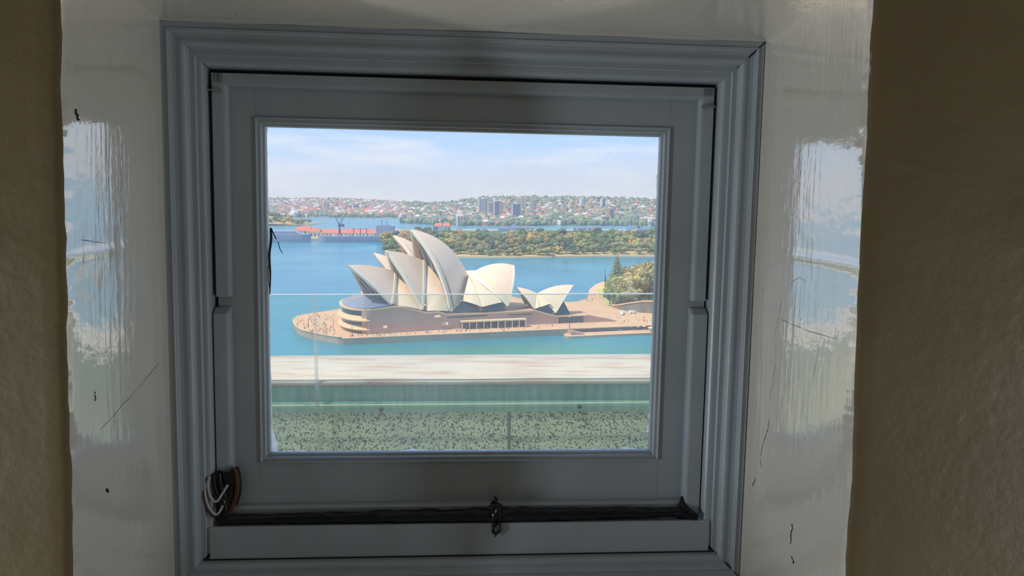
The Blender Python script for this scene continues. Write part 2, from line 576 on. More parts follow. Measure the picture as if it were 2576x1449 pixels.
# the rest of the room, behind the viewpoint
fl = room(MB().box(-2.12, 2.15, -4.3, Y_IN + 0.02, Z_LO - 0.1, Z_LO).build('floor', [M['floor']])); tag(fl, 'worn stone floor of the lookout room', kind='structure')
ce = room(MB().box(-2.12, 2.15, -4.3, Y_IN + 0.02, Z_HI, Z_HI + 0.1).build('ceiling', [M['plaster']])); tag(ce, 'pale plaster ceiling of the lookout room', kind='structure')
wb = room(MB().box(-2.12, 2.15, -4.4, -4.3, Z_LO, Z_HI).build('wall_back', [M['plaster']])); tag(wb, 'plaster wall opposite the window', kind='structure')
ww = room(MB().box(-2.22, -2.12, -4.3, Y_IN + 0.06, Z_LO, Z_HI).build('wall_west', [M['plaster']])); tag(ww, 'plaster side wall of the room, window wall to its right', kind='structure')
we = room(MB().box(2.15, 2.25, -4.3, Y_IN + 0.06, Z_LO, Z_HI).build('wall_east', [M['plaster']])); tag(we, 'plaster side wall of the room, window wall to its left', kind='structure')

# added lamps, out of view on the side walls, to brighten recess and frame
def add_fill_lamp(side, power, col, label):
    lamp = room(empty('wall_lamp'))
    tag(lamp, label, 'lamp')
    x = -2.12 if side < 0 else 2.15
    MB().box(min(x, x - side * 0.05), max(x, x - side * 0.05), -1.07, -0.93, -1.3, 0.0).build('fill_housing', [M['fill_lamp_white']], lamp)
    ld = bpy.data.lights.new('fill_light', 'AREA')
    ld.shape = 'RECTANGLE'; ld.size = 1.2; ld.size_y = 0.1
    ld.energy = power
    ld.color = col
    lo = bpy.data.objects.new('fill_light', ld); COL.objects.link(lo)
    lo.parent = lamp
    lo.location = (x - side * 0.065, -1.0, -0.65)
    lo.rotation_euler = (0, side * math.pi / 2, 0)


add_fill_lamp(-1, FILL_POWER * 1.35, FILL_COL, 'added fill lamp out of view on the side wall left of the window')
add_fill_lamp(1, FILL_POWER * 0.7, FILL_COL, 'added fill lamp out of view on the side wall right of the window')

# ---- the window itself
win = room(empty('window_1'))
tag(win, 'white timber window with shade greyed into its paint, moulded casing, one large pane', kind='structure')


def frame_side(profile, rect, which, name, m, parent, gap=0.0, smooth=False):
    """one mitred length of a moulding whose section is (inset from rect edge, depth)"""
    xl, xr, zb, zt = rect
    rows = [[], []]
    for w, y in profile:
        c = {'left': ((xl + w, zb + w + gap), (xl + w, zt - w - gap)), 'right': ((xr - w, zt - w - gap), (xr - w, zb + w + gap)),
             'top': ((xl + w + gap, zt - w), (xr - w - gap, zt - w)), 'bottom': ((xr - w - gap, zb + w), (xl + w + gap, zb + w))}[which]
        for k in (0, 1): rows[k].append((c[k][0], y, c[k][1]))
    mb = MB().grid(rows, 0, flip=True)
    n = len(profile)
    mb.f += [tuple(range(n)), tuple(reversed(range(n, 2 * n)))]
    mb.i += [0, 0]
    return mb.build(name, [m], parent, smooth=smooth)


casing_prof = [(0, -0.01), (0, -0.0495), (0.0006, -0.0505), (0.0098, -0.0505), (0.0103, -0.0512), (0.0105, -0.0528), (0.0111, -0.0534), (0.0118, -0.0528),
               (0.0121, -0.0505), (0.0128, -0.0475), (0.016, -0.0452), (0.021, -0.0445), (0.025, -0.0455), (0.0285, -0.0470), (0.0315, -0.0472), (0.034, -0.0462),
               (0.036, -0.0436), (0.0375, -0.0402), (0.038, -0.037), (0.0386, -0.0352), (0.040, -0.0350), (0.040, -0.01)]
CAS = (-0.4795, 0.4895, -0.491, 0.4315)
for k in ('left', 'right', 'top', 'bottom'):
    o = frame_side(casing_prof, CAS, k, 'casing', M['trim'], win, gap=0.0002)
# dark opened mitre joints on the right-hand corners
mb = MB()
for (x0, z0, x1, z1) in ((CAS[1] - 0.0395, CAS[3] - 0.0395, CAS[1], CAS[3]), (CAS[1] - 0.0395, CAS[2] + 0.0395, CAS[1], CAS[2])):
    for s in range(12):
        a, b = s / 12, (s + 1) / 12
        y_ = lambda f: -0.0535 + (0.0165 * max(0, 1 - f * 4) if f < .25 else 0) - (0.0 if f < .7 else 0.0)
        pa = (x0 + (x1 - x0) * a, -0.0372 - 0.0095 * min(1, a * 2.2) - 0.0042 * (a > .68), z0 + (z1 - z0) * a)
        pb = (x0 + (x1 - x0) * b, -0.0372 - 0.0095 * min(1, b * 2.2) - 0.0042 * (b > .68), z0 + (z1 - z0) * b)
        mb.bar(pa, pb, 0.0009 + 0.0006 * random.random(), 0.002)
o = mb.build('open_joint', [M['dark_brown']], win); o['label'] = 'dark opened mitre joint'

FR = (CAS[0] + 0.040, CAS[1] - 0.040, CAS[2] + 0.040, CAS[3] - 0.040)
jamb_prof = [(0, -0.01), (0, -0.0345), (0.0048, -0.0345), (0.0056, -0.0350), (0.0063, -0.0345), (0.0068, -0.0312), (0.0078, -0.0300), (0.0160, -0.0300),
             (0.0190, -0.0292), (0.0212, -0.0268), (0.0225, -0.0232), (0.0232, -0.018), (0.0232, 0.012)]
head_prof = list(jamb_prof)
jamb_thin = [(w if w < 0.008 else 0.008 + (w - 0.008) * 0.70, y) for w, y in jamb_prof]
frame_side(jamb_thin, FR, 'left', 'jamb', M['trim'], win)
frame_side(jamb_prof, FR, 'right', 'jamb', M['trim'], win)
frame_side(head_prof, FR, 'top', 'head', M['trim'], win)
RAIL_T = -0.3945
XL, XR = FR[0] + 0.0235, FR[1] - 0.0235
mb = MB()
prof = [(FR[2], -0.034), (RAIL_T - 0.003, -0.0325), (RAIL_T - 0.0008, -0.0315), (RAIL_T, -0.029), (RAIL_T - 0.001, -0.024), (RAIL_T - 0.0035, 0.012), (FR[2], 0.012)]
rows = [[(x, y, z) for z, y in prof] for x in (FR[0] + 0.012, FR[1] - 0.012)]
mb.grid(rows, 0)
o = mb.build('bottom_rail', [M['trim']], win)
# thin dark line where rail meets the casing
MB().bar((FR[0] + .002, -0.0352, FR[2] + .0004), (FR[1] - .002, -0.0352, FR[2] + .0004), 0.002, 0.0018).build('dark_line', [M['dark_brown']], win)

# sash: stiles run full height, rails between
SX, SZT, SZB = 0.35, 0.2943, -0.2943
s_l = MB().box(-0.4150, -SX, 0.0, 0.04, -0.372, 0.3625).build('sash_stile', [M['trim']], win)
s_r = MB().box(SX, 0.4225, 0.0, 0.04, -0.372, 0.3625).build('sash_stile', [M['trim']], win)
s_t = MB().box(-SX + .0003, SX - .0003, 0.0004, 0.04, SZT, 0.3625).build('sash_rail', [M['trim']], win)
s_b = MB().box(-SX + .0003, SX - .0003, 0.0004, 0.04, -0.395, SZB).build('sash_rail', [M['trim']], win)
gb_prof = [(0, 0.0), (0.0, -0.0022), (0.0008, -0.0032), (0.0022, -0.0032), (0.0030, -0.0022), (0.0033, 0.0008), (0.0060, 0.0016), (0.0075, 0.0012),
           (0.0088, 0.0020), (0.0094, 0.0046), (0.0100, 0.0074), (0.0136, 0.0090), (0.0146, 0.0130), (0.0146, 0.02)]
GB = (-SX, SX, SZB, SZT)
for k, pr in (('left', s_l), ('right', s_r), ('top', s_t), ('bottom', s_b)):
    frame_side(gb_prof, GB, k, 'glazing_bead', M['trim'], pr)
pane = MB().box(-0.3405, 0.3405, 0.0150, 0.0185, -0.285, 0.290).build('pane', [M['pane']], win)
pane['label'] = 'clear specked window pane with a pale haze veil put into the glass'


def bead(x0, x1, z0, z1, y, inner, chamf, name='parting_bead'):
    """stop bead standing off the sash face; inner=+1 rounds the right edge, -1 the left"""
    pts = [(x0, 0.002), (x0, y)] + [(x1 - 0.006, y), (x1 - 0.003, y * 0.92), (x1 - 0.001, y * 0.62), (x1, y * 0.15), (x1, 0.002)]
    if inner < 0:
        pts = [(x0 + x1 - px, py) for px, py in pts]
    rows = []
    for z, cut in ((z0, 0), (z1 - chamf, 0), (z1, 1)):
        rows.append([(px, py if not cut else max(py, py * (0.25 if chamf else 1)), z) for px, py in pts])
    mb = MB().grid(rows, 0, flip=inner > 0)
    n = len(pts)
    mb.f += [tuple(range(n)), tuple(range(2 * n, 3 * n))]
    mb.i += [0, 0]
    return mb.build(name, [M['trim']], win)


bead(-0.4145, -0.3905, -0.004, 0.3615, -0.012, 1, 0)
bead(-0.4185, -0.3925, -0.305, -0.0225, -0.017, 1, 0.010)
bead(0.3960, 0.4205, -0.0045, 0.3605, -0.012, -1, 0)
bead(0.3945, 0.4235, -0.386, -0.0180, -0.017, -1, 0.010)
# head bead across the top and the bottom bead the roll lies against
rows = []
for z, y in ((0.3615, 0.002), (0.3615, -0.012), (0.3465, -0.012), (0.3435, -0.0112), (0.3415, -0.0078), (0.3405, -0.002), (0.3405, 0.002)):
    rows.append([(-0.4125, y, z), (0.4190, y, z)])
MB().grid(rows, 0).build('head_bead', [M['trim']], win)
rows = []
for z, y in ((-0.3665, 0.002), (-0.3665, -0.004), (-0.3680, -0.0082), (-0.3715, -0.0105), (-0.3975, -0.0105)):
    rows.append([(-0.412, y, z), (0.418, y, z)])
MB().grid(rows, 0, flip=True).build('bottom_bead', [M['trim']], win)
# restrictor screws in the upper corners
for x0, x1, z in ((-0.4235, -0.4040, 0.3335), (0.4030, 0.4225, 0.3297)):
    mb = MB()
    mb.tube([(x0, -0.015, z), (x1, -0.015, z)], 0.0014, 8)
    xm = x1 if x0 < 0 else x0
    mb.tube([(xm, -0.0185, z), (xm, -0.0115, z)], 0.0040, 12)
    mb.build('catch_screw', [M['steel']], win, smooth=False)

# ---- black plastic roll stuffed along the bottom rebate
roll = room(empty('plastic_roll'))
tag(roll, 'long twisted roll of black plastic stuffed along the bottom of the window, knotted midway', 'plastic roll')


def crumple(x0, x1, r0, r1, seed, n=70, z0=-0.3855, z1=-0.3845, twist=2.5):
    rows = []
    for i in range(n + 1):
        f = i / n
        x = x0 + (x1 - x0) * f
        r = r0 + (r1 - r0) * f
        row = []
        for k in range(25):
            a = 2 * math.pi * k / 24
            p = V((x * 20 + seed, math.cos(a + x * twist * 4) * 1.4, math.sin(a + x * twist * 4) * 1.4))
            d = 1 + 0.22 * noise.noise(p) + 0.12 * abs(noise.noise(p * 3.1)) + 0.07 * math.sin(3 * a + x * 60 * twist)
            row.append((x, -0.0215 + math.cos(a) * r * 0.82 * d, z0 + (z1 - z0) * f + math.sin(a) * r * d * 0.92))
        rows.append(row)
    return MB().grid(rows, 0)


mbr = crumple(-0.4145, 0.052, 0.0080, 0.0128, 3.0, z1=-0.3838)
mbr.build('rolled_film', [M['black_plastic']], roll, smooth=True)
crumple(0.062, 0.402, 0.0142, 0.0082, 9.0, z0=-0.3838, z1=-0.3825).build('rolled_film', [M['black_plastic']], roll, smooth=True)
rows = []
for i in range(19):
    th = math.pi * i / 18
    row = []
    for k in range(25):
        a = 2 * math.pi * k / 24
        n_ = V((math.sin(th) * math.cos(a), math.sin(th) * math.sin(a), math.cos(th)))
        d = 1 + 0.35 * noise.noise(n_ * 2.3 + V((4, 4, 4))) + 0.25 * noise.noise(n_ * 5.1)
        row.append((0.0575 + 0.0125 * n_.x * d, -0.026 + 0.0125 * n_.y * d, -0.3775 + 0.019 * n_.z * d))
    rows.append(row)
MB().grid(rows, 0).build('knot', [M['black_plastic']], roll, smooth=True)
mb = MB()
mb.tube([(0.0565, -0.034, -0.392), (0.0525, -0.0375, -0.400), (0.0530, -0.0385, -0.4085), (0.0580, -0.0385, -0.4105), (0.0635, -0.0385, -0.4065), (0.0645, -0.0375, -0.3985), (0.0605, -0.034, -0.391)],
        [0.0045, 0.0034, 0.0030, 0.0026, 0.0026, 0.0024, 0.004], 8)
mb.tube([(0.0570, -0.0385, -0.4095), (0.0565, -0.039, -0.4165)], [0.0022, 0.0008], 6)
MB().tube([(0.0560, -0.026, -0.364), (0.0575, -0.026, -0.353), (0.0545, -0.027, -0.348)], [0.005, 0.0035, 0.001], 7).build('knot_tuft', [M['black_plastic']], roll, smooth=True)
mb.build('knot_tail', [M['black_plastic']], roll, smooth=True)
mb = MB()
rows = []
for i in range(9):
    f = i / 8
    rows.append([V((0.382 + 0.034 * f, -0.021 - 0.010 * f, -0.396)), V((0.381 + 0.036 * f, -0.026 - 0.008 * f, -0.384)),
                 V((0.384 + 0.027 * f, -0.020 - 0.002 * f, -0.374 + 0.004 * math.sin(f * 3.1) - 0.006 * f)),
                 V((0.3905 + 0.010 * f, -0.0125, -0.3585 - 0.020 * f * f)), V((0.392 + 0.01 * f, -0.008, -0.3585 - 0.02 * f * f)), V((0.392 + 0.02 * f, -0.0075, -0.396))])
mb.grid(rows, 0)
mb.build('folded_end', [M['black_plastic']], roll, smooth=True)

# ---- bundle of cables in the lower left corner
cab = room(empty('cable_bundle'))
tag(cab, 'tangle of black, brown and grey cables hanging in the lower corner beside the plastic roll', 'cables')


def smooth_pts(p, n=8):
    out = []
    p = [V(q) for q in p]
    for i in range(len(p) - 1):
        a, b, c, d = p[max(i - 1, 0)], p[i], p[i + 1], p[min(i + 2, len(p) - 1)]
        for k in range(n):
            t = k / n
            out.append(0.5 * ((2 * b) + (c - a) * t + (2 * a - 5 * b + 4 * c - d) * t * t + (3 * b - a - 3 * c + d) * t ** 3))
    out.append(p[-1])
    return out


def cable(pts, r, m, name='cable'):
    return MB().tube(smooth_pts(pts), r, 8).build(name, [m], cab, smooth=True)


cable([(-0.4285, -0.030, -0.3105), (-0.4330, -0.033, -0.328), (-0.4305, -0.034, -0.349), (-0.4235, -0.034, -0.365), (-0.4145, -0.033, -0.3715), (-0.4065, -0.031, -0.360), (-0.4005, -0.029, -0.345)], 0.0021, M['cable_grey'])
cable([(-0.4260, -0.030, -0.306), (-0.4280, -0.033, -0.322), (-0.4240, -0.034, -0.340), (-0.4150, -0.034, -0.349), (-0.4060, -0.032, -0.337), (-0.3975, -0.028, -0.322)], 0.0021, M['cable_grey'])
cable([(-0.4310, -0.030, -0.309), (-0.4360, -0.033, -0.332), (-0.4330, -0.034, -0.352), (-0.4265, -0.034, -0.368), (-0.4190, -0.033, -0.378)], 0.0020, M['cable_brown'])
cable([(-0.4210, -0.027, -0.303), (-0.4200, -0.029, -0.320), (-0.4150, -0.030, -0.335), (-0.4060, -0.029, -0.350), (-0.4020, -0.027, -0.368), (-0.410, -0.025, -0.390)], 0.0042, M['cable_black'])
cable([(-0.4120, -0.026, -0.302), (-0.4100, -0.028, -0.318), (-0.4060, -0.029, -0.330), (-0.4020, -0.028, -0.345), (-0.4060, -0.026, -0.372), (-0.416, -0.027, -0.392)], 0.0040, M['cable_black'])
cable([(-0.3900, -0.018, -0.2955), (-0.3845, -0.020, -0.312), (-0.3845, -0.021, -0.336), (-0.3900, -0.021, -0.356), (-0.4020, -0.022, -0.375), (-0.4180, -0.027, -0.3915)], 0.0046, M['cable_brown'])
cable([(-0.3855, -0.016, -0.2950), (-0.3800, -0.018, -0.312), (-0.3805, -0.019, -0.340), (-0.3870, -0.020, -0.360)], 0.0026, M['cable_black'])
mb = MB()
rows = []
for i in range(14):
    f = i / 13
    z = -0.300 - 0.084 * f
    row = []
    for k in range(17):
        a = 2 * math.pi * k / 16
        wv = (0.0170 - 0.0055 * f) * (1 + 0.22 * noise.noise(V((math.cos(a) * 1.5, math.sin(a) * 1.5, z * 60))))
        row.append((-0.4005 - 0.010 * f * f + math.cos(a) * wv, -0.0175 - 0.004 * f + math.sin(a) * wv * 0.45, z))
    rows.append(row)
mb.grid(rows, 0)
mb.build('tape_wrap', [M['black_plastic']], cab, smooth=True)

# ---- dry strand stuck to the left edge of the pane
tw = room(MB().tube(smooth_pts([(-0.3330, 0.0125, -0.002), (-0.3317, 0.0125, 0.032), (-0.3327, 0.0125, 0.066), (-0.3293, 0.0125, 0.093), (-0.3300, 0.0125, 0.110), (-0.3260, 0.0125, 0.103), (-0.3210, 0.0125, 0.0925)]),
                           [0.0008 + 0.0014 * math.sin(min(1, k / 40) * 3.0) for k in range(49)], 6)
          .tube(smooth_pts([(-0.3178, 0.0125, 0.0885), (-0.3153, 0.0125, 0.0770), (-0.3107, 0.0125, 0.0692)]), 0.0007, 5)
          .tube(smooth_pts([(-0.3337, 0.0125, 0.010), (-0.3350, 0.0125, 0.040), (-0.3315, 0.0125, 0.060)]), 0.0006, 5).build('dry_strand', [M['twig']], smooth=True))
tag(tw, 'thin dark dry strand clinging to the edge of the window pane', 'strand')
# ================================================================== JUST OUTSIDE: walkway, glass balustrade, parapet
M['copper'] = mat('green_copper_sheet', (158, 200, 188), rough=0.55, spec=0.35, col2=(128, 172, 168), vscale=7, vstretch=(6, 1, 0.8), bump=0.2, bscale=14, bdist=0.01)
M['coping'] = mat('pale_worn_coping', (226, 206, 190), rough=0.75, col2=(208, 164, 146), vscale=3.2, vstretch=(1.0, 4.5, 1), vlo=0.46, vhi=0.70, bump=0.2, bscale=25, detail=7)
M['granite'] = mat('speckled_granite', (226, 226, 200), rough=0.8, col2=(200, 206, 182), vscale=3.0, third=((84, 92, 84), 140.0, 0.52, 0.59), bump=0.25, bscale=140, bdist=0.004)
M['mortar'] = mat('grey_mortar', (146, 148, 126), rough=0.9)
M['walk'] = mat('sandstone_paving', (226, 212, 188), rough=0.85, col2=(214, 198, 172))
M['stone'] = mat('pylon_granite', (150, 146, 138), rough=0.85)
M['bolt'] = mat('dark_bolt', (52, 58, 58), rough=0.5)
M['bal_glass'] = pane_glass('balustrade_glass', (0.90, 0.965, 0.94), 0.02)
M['glass_edge'] = mat('polished_glass_edge', (226, 232, 232), rough=0.25, spec=0.5)
M['strip'] = pane_glass('reflection_strip_film', (0.97, 0.95, 0.9), 0.2)
M['wire'] = mat('pale_wire', (250, 236, 208), rough=0.35)

P1 = at_y(672, 955.5, 3.0)
P2 = at_z(1640, 950.5, P1.z)
PD = (P2 - P1); PD.z = 0; PD.normalize()
PN = V((-PD.y, PD.x, 0))
par = empty('parapet', P1, math.atan2(PD.y, PD.x))
tag(par, 'low parapet outside the window with sunlit stone coping over green copper and speckled granite', kind='structure')
PINV = Matrix.Rotation(-math.atan2(PD.y, PD.x), 3, 'Z')


def on_face(u, v, off=0.0):          # pixel -> point on the parapet's near face, in parapet coordinates
    r = ray(u, v)
    q = P1 + PN * off
    p = CAM + r * ((q - CAM).dot(PN) / r.dot(PN))
    return PINV @ (p - P1)


far_w = (PINV @ (at_z(672, 893.5, P1.z) - P1)).y
z_cop = on_face(1160, 1036).z
X0, X1 = -8.0, 8.0
# coping slab, slightly wavy rounded nosing
rows = []
for i in range(321):
    x = X0 + (X1 - X0) * i / 320
    wv = 0.0035 * noise.noise(V((x * 3.1, 1, 1)))
    rows.append([(x, -0.012, -0.022), (x, -0.018, -0.014 + wv * .3), (x, -0.014, -0.006 + wv), (x, -0.004, -0.0015 + wv), (x, 0.05, wv * 0.5), (x, far_w * 0.5, 0.002), (x, far_w - 0.01, 0), (x, far_w, -0.03), (x, far_w, -0.4)])
cp = MB().grid(rows, 0, flip=True).build('coping', [M['coping']], par, smooth=True); cp['label'] = 'pale sunlit stone coping with pinkish wear'
rows = []
for i in range(221):
    x = X0 + (X1 - X0) * i / 220
    w_ = 0.003 * noise.noise(V((x * 5, 7, 1)))
    rows.append([(x, 0.004, -0.02), (x, 0.0 + w_, -0.04), (x, 0.004 + w_ * .5, z_cop * 0.5), (x, 0.002, z_cop * 0.66), (x, -0.006, z_cop * 0.70), (x, -0.004 + w_, z_cop), (x, 0.02, z_cop - 0.004)])
ap = MB().grid(rows, 0, flip=True).build('copper_apron', [M['copper']], par, smooth=True); ap['label'] = 'weathered green copper apron'
for u, v in ((960, 1029), (1457, 1022)):
    p = on_face(u, v)
    MB().tube([(p.x, -0.004, p.z), (p.x, -0.014, p.z), (p.x, -0.018, p.z)], [0.0095, 0.0085, 0.004], 12).build('bolt', [M['bolt']], par)
zf = EYE - 1.66 - P1.z                # walkway level in parapet coordinates
jx = on_face(1281, 1085).x
MB().box(X0, X1, 0.012, far_w, zf, -0.02).build('core', [M['mortar']], par)
pw = 1.12
k0 = -2
for k in range(-7, 7):
    a, b = jx + k * pw + 0.008, jx + (k + 1) * pw - 0.008
    MB().box(a, b, 0.004, 0.05, zf, z_cop + 0.01).build('granite_panel', [M['granite']], par)

tag(room(MB().box(-6, -0.43, Y_OUT, Y_OUT + 0.03, -1.55, 3.0).box(0.43, 6, Y_OUT, Y_OUT + 0.03, -1.55, 3.0).box(-0.43, 0.43, Y_OUT, Y_OUT + 0.03, 0.37, 3.0).box(-0.43, 0.43, Y_OUT, Y_OUT + 0.03, -1.55, -0.4).build('wall_outer_face', [M['walk']])), 'pale stone outer face of the window wall', kind='structure')
# walkway and the masonry that carries it
mb = MB().box(-8, 8, 1.42, 3.02, EYE - 1.80, EYE - 1.66)
tag(mb.build('floor_walkway', [M['walk']]), 'sunlit stone walkway between the wall and the parapet', kind='structure')
tag(MB().box(-6, 6, -8, 3.45, 0.2, EYE - 1.86).build('wall_pylon', [M['stone']]), 'granite tower carrying the lookout', kind='structure')

# glass balustrade
GO = -0.085
g_top = on_face(1160, 739.5, GO)
g_joint = on_face(681, 960, GO)
bal = empty('glass_balustrade', P1, math.atan2(PD.y, PD.x))
tag(bal, 'clear glass balustrade standing in front of the parapet', 'balustrade')
zb = zf
for a, b in ((g_joint.x - 1.25, g_joint.x - 0.004), (g_joint.x, g_joint.x + 1.9), (g_joint.x + 1.904, g_joint.x + 3.2)):
    gp = MB().box(a, b, GO, GO + 0.012, zb, g_top.z - 0.0035).build('glass_panel', [M['bal_glass']], bal)
    MB().box(a, b, GO - 0.0005, GO + 0.0125, g_top.z - 0.0035, g_top.z).build('top_edge', [M['glass_edge']], gp)
    if abs(a - g_joint.x) < 1e-6:
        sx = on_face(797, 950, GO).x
        MB().box(sx - 0.008, sx + 0.008, GO - 0.002, GO - 0.001, zb, g_top.z - 0.004).build('reflection_strip', [M['strip']], gp)  # pale film strip in place of a reflection in the glass
        MB().box(a - 0.003, a - 0.001, GO + 0.002, GO + 0.010, zb, g_top.z).build('side_edge', [M['glass_edge']], gp)
w1, w2 = on_face(676, 1020.5, -0.03), on_face(1637, 1012.5, -0.03)
d = (w2 - w1)
wr = empty('wire', P1, math.atan2(PD.y, PD.x))
tag(wr, 'thin pale wire stretched along the front of the copper apron', 'wire')
MB().tube([w1 - d * 0.6, w1, w1 + d * 0.5 + V((0, 0, -0.0008)), w2, w2 + d * 0.6], 0.0026, 8).build('strand', [M['wire']], wr, smooth=True)
for q in (w1 - d * 0.55, w2 + d * 0.55):
    MB().tube([q, (q.x, 0.01, q.z)], 0.004, 8).build('eye_bolt', [M['bolt']], wr)

# ================================================================== THE HARBOUR
wm = bpy.data.materials.new('harbour_water')
wm.use_nodes = True
t = wm.node_tree
b = t.nodes['Principled BSDF']
b.inputs['Roughness'].default_value = 0.22
b.inputs['IOR'].default_value = 1.33
tc = t.nodes.new('ShaderNodeTexCoord')
L_ = t.links.new
n1 = t.nodes.new('ShaderNodeTexNoise'); n1.inputs['Scale'].default_value = 0.006; n1.inputs['Detail'].default_value = 4
r1 = t.nodes.new('ShaderNodeValToRGB')
r1.color_ramp.elements[0].position = 0.38; r1.color_ramp.elements[0].color = lin((26, 124, 154))
r1.color_ramp.elements[1].position = 0.66; r1.color_ramp.elements[1].color = lin((62, 150, 166))
# greener, shallower water along the quay, where the bottom shows through
vm = t.nodes.new('ShaderNodeVectorMath'); vm.operation = 'DISTANCE'; vm.inputs[1].default_value = (10, 385, 0)
mp = t.nodes.new('ShaderNodeMapping'); mp.inputs['Scale'].default_value = (0.75, 1.25, 1); mp.inputs['Location'].default_value = (2.5, -96, 0)
L_(tc.outputs['Object'], mp.inputs['Vector']); L_(mp.outputs['Vector'], vm.inputs[0])
nw = t.nodes.new('ShaderNodeTexNoise'); nw.inputs['Scale'].default_value = 0.03; nw.inputs['Detail'].default_value = 4
ad = t.nodes.new('ShaderNodeMath'); ad.operation = 'MULTIPLY_ADD'; ad.inputs[1].default_value = 75.0
L_(tc.outputs['Object'], nw.inputs['Vector']); L_(nw.outputs['Fac'], ad.inputs[0]); L_(vm.outputs['Value'], ad.inputs[2])
mr = t.nodes.new('ShaderNodeMapRange'); mr.inputs['From Min'].default_value = 60; mr.inputs['From Max'].default_value = 135
mr.inputs['To Min'].default_value = 1; mr.inputs['To Max'].default_value = 0
L_(ad.outputs[0], mr.inputs['Value'])
mx = t.nodes.new('ShaderNodeMixRGB'); mx.inputs['Color2'].default_value = lin((70, 150, 112))
L_(tc.outputs['Object'], n1.inputs['Vector']); L_(n1.outputs['Fac'], r1.inputs['Fac'])
L_(r1.outputs['Color'], mx.inputs['Color1']); L_(mr.outputs[0], mx.inputs['Fac'])
L_(mx.outputs['Color'], b.inputs['Base Color'])
mpw = t.nodes.new('ShaderNodeMapping'); mpw.inputs['Scale'].default_value = (0.12, 0.42, 0.3); mpw.inputs['Rotation'].default_value = (0, 0, 0.25)
n2 = t.nodes.new('ShaderNodeTexNoise'); n2.inputs['Scale'].default_value = 1.0; n2.inputs['Detail'].default_value = 5
bp = t.nodes.new('ShaderNodeBump'); bp.inputs['Strength'].default_value = 0.6; bp.inputs['Distance'].default_value = 0.55
L_(tc.outputs['Object'], mpw.inputs['Vector']); L_(mpw.outputs['Vector'], n2.inputs['Vector'])
L_(n2.outputs['Fac'], bp.inputs['Height']); L_(bp.outputs['Normal'], b.inputs['Normal'])
M['water'] = wm
rows = [[(x, y, 0) for x in (-9000, -1500, -300, 300, 1500, 9000)] for y in (-300, 300, 1000, 2500, 12000)]
wat = MB().grid(rows, 0).build('water', [M['water']])
tag(wat, 'blue-green harbour water', kind='structure')

# ================================================================== QUAY AND FORECOURT (coordinates along / behind the near sea wall)
OP = V((-101.74, 437.47, 0)); OA = math.radians(13.6537)
M['paving'] = mat('pink_granite_paving', (238, 186, 148), rough=0.85, col2=(228, 172, 136), vscale=0.08)
M['seawall'] = mat('tan_sea_wall', (196, 170, 150), rough=0.85, col2=(176, 152, 136), vscale=0.15, bump=0.3, bscale=0.8, bdist=0.2)
M['podium'] = mat('rose_granite_panels', (196, 160, 146), rough=0.8, col2=(184, 148, 136), vscale=0.12)
M['ledge'] = mat('pale_orange_stone', (236, 196, 156), rough=0.8)
M['shell'] = mat('cream_white_roof_tile', (250, 220, 188), rough=0.42, spec=0.35, col2=(246, 212, 180), vscale=0.2)
M['rib'] = mat('cream_concrete_edge', (244, 230, 206), rough=0.6)
M['rib_in'] = mat('tan_concrete_rib', (206, 176, 146), rough=0.7)
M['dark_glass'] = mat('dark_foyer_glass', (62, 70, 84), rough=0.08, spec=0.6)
M['grey_glass'] = mat('grey_topaz_glass', (120, 122, 132), rough=0.12, spec=0.6)
M['skirt_glass'] = mat('violet_grey_sloping_glass', (118, 124, 160), rough=0.06, spec=0.7, rand=(150, 150, 178))
M['white_post'] = mat('white_painted_post', (238, 234, 228), rough=0.5)
M['lawn'] = mat('park_lawn', (176, 190, 104), rough=0.9, col2=(206, 198, 120), vscale=0.06)
M['cliff'] = mat('grey_sandstone_cut', (150, 140, 130), rough=0.9, col2=(112, 108, 106), vscale=0.25, vstretch=(1, 1, 0.4), bump=0.5, bscale=0.7, bdist=0.5)
M['sand_edge'] = mat('tan_waterside_wall', (206, 180, 140), rough=0.9)

quay = empty('quay', OP, OA)
tag(quay, 'broad pink-paved promenade and forecourt around the white shell-roofed building', kind='structure')
north = [(0, 0), (0, 5.2), (-2.7, 6), (-9, 12.5), (-14.7, 19.9), (-20.5, 28), (-25, 37), (-28.5, 48), (-31, 62), (-32.3, 76), (-32.2, 86), (-30.3, 97), (-26, 104), (-19, 109.6), (-8, 119), (3, 129)]
east = [(40, 146), (90, 146), (141, 135), (160, 126), (176, 119), (190, 122), (203, 137), (212, 156), (217, 172), (222, 186), (229, 202), (236, 215), (247, 236), (258, 251), (272, 264), (291, 276), (330, 284), (420, 290), (520, 280)]
outline = north + east + [(520, 0)]
outline = outline[::-1]
mb = MB()
n = len(outline)
mb.prism(outline, -1.0, 4.0, 1, top=0)
mb.build('promenade', [M['paving'], M['seawall']], quay)
# low coping kerb along the water's edge
mb = MB()
edge_pts = [(520, 0)] + north[:] + east[:9]
for a, c in zip(edge_pts[:-1], edge_pts[1:]):
    mb.bar((a[0], a[1], 4.08), (c[0], c[1], 4.08), 0.7, 0.35)
mb.build('kerb', [M['ledge']], quay)['kind'] = 'stuff'
# lower concourse strip
mb = MB().prism([(137, -5.7), (138.2, -10.5), (141, -11.8), (520, -11.4), (520, 0.0), (140, 0.0)], -1.0, 1.4, 1, top=0)
mb.build('lower_concourse', [M['paving'], M['seawall']], quay)
MB().prism([(142, -0.3), (520, -0.3), (520, 0.2), (142, 0.2)], 1.4, 3.4, 0).build('concourse_shopfront', [M['dark_glass']], quay)
mb = MB()
for k in range(7):
    mb.box(141.5 + k * 1.3, 142.8 + k * 1.3, -8.5, -0.2, 1.4, 4.0 - k * 0.36)
mb.build('stairs', [M['podium']], quay)

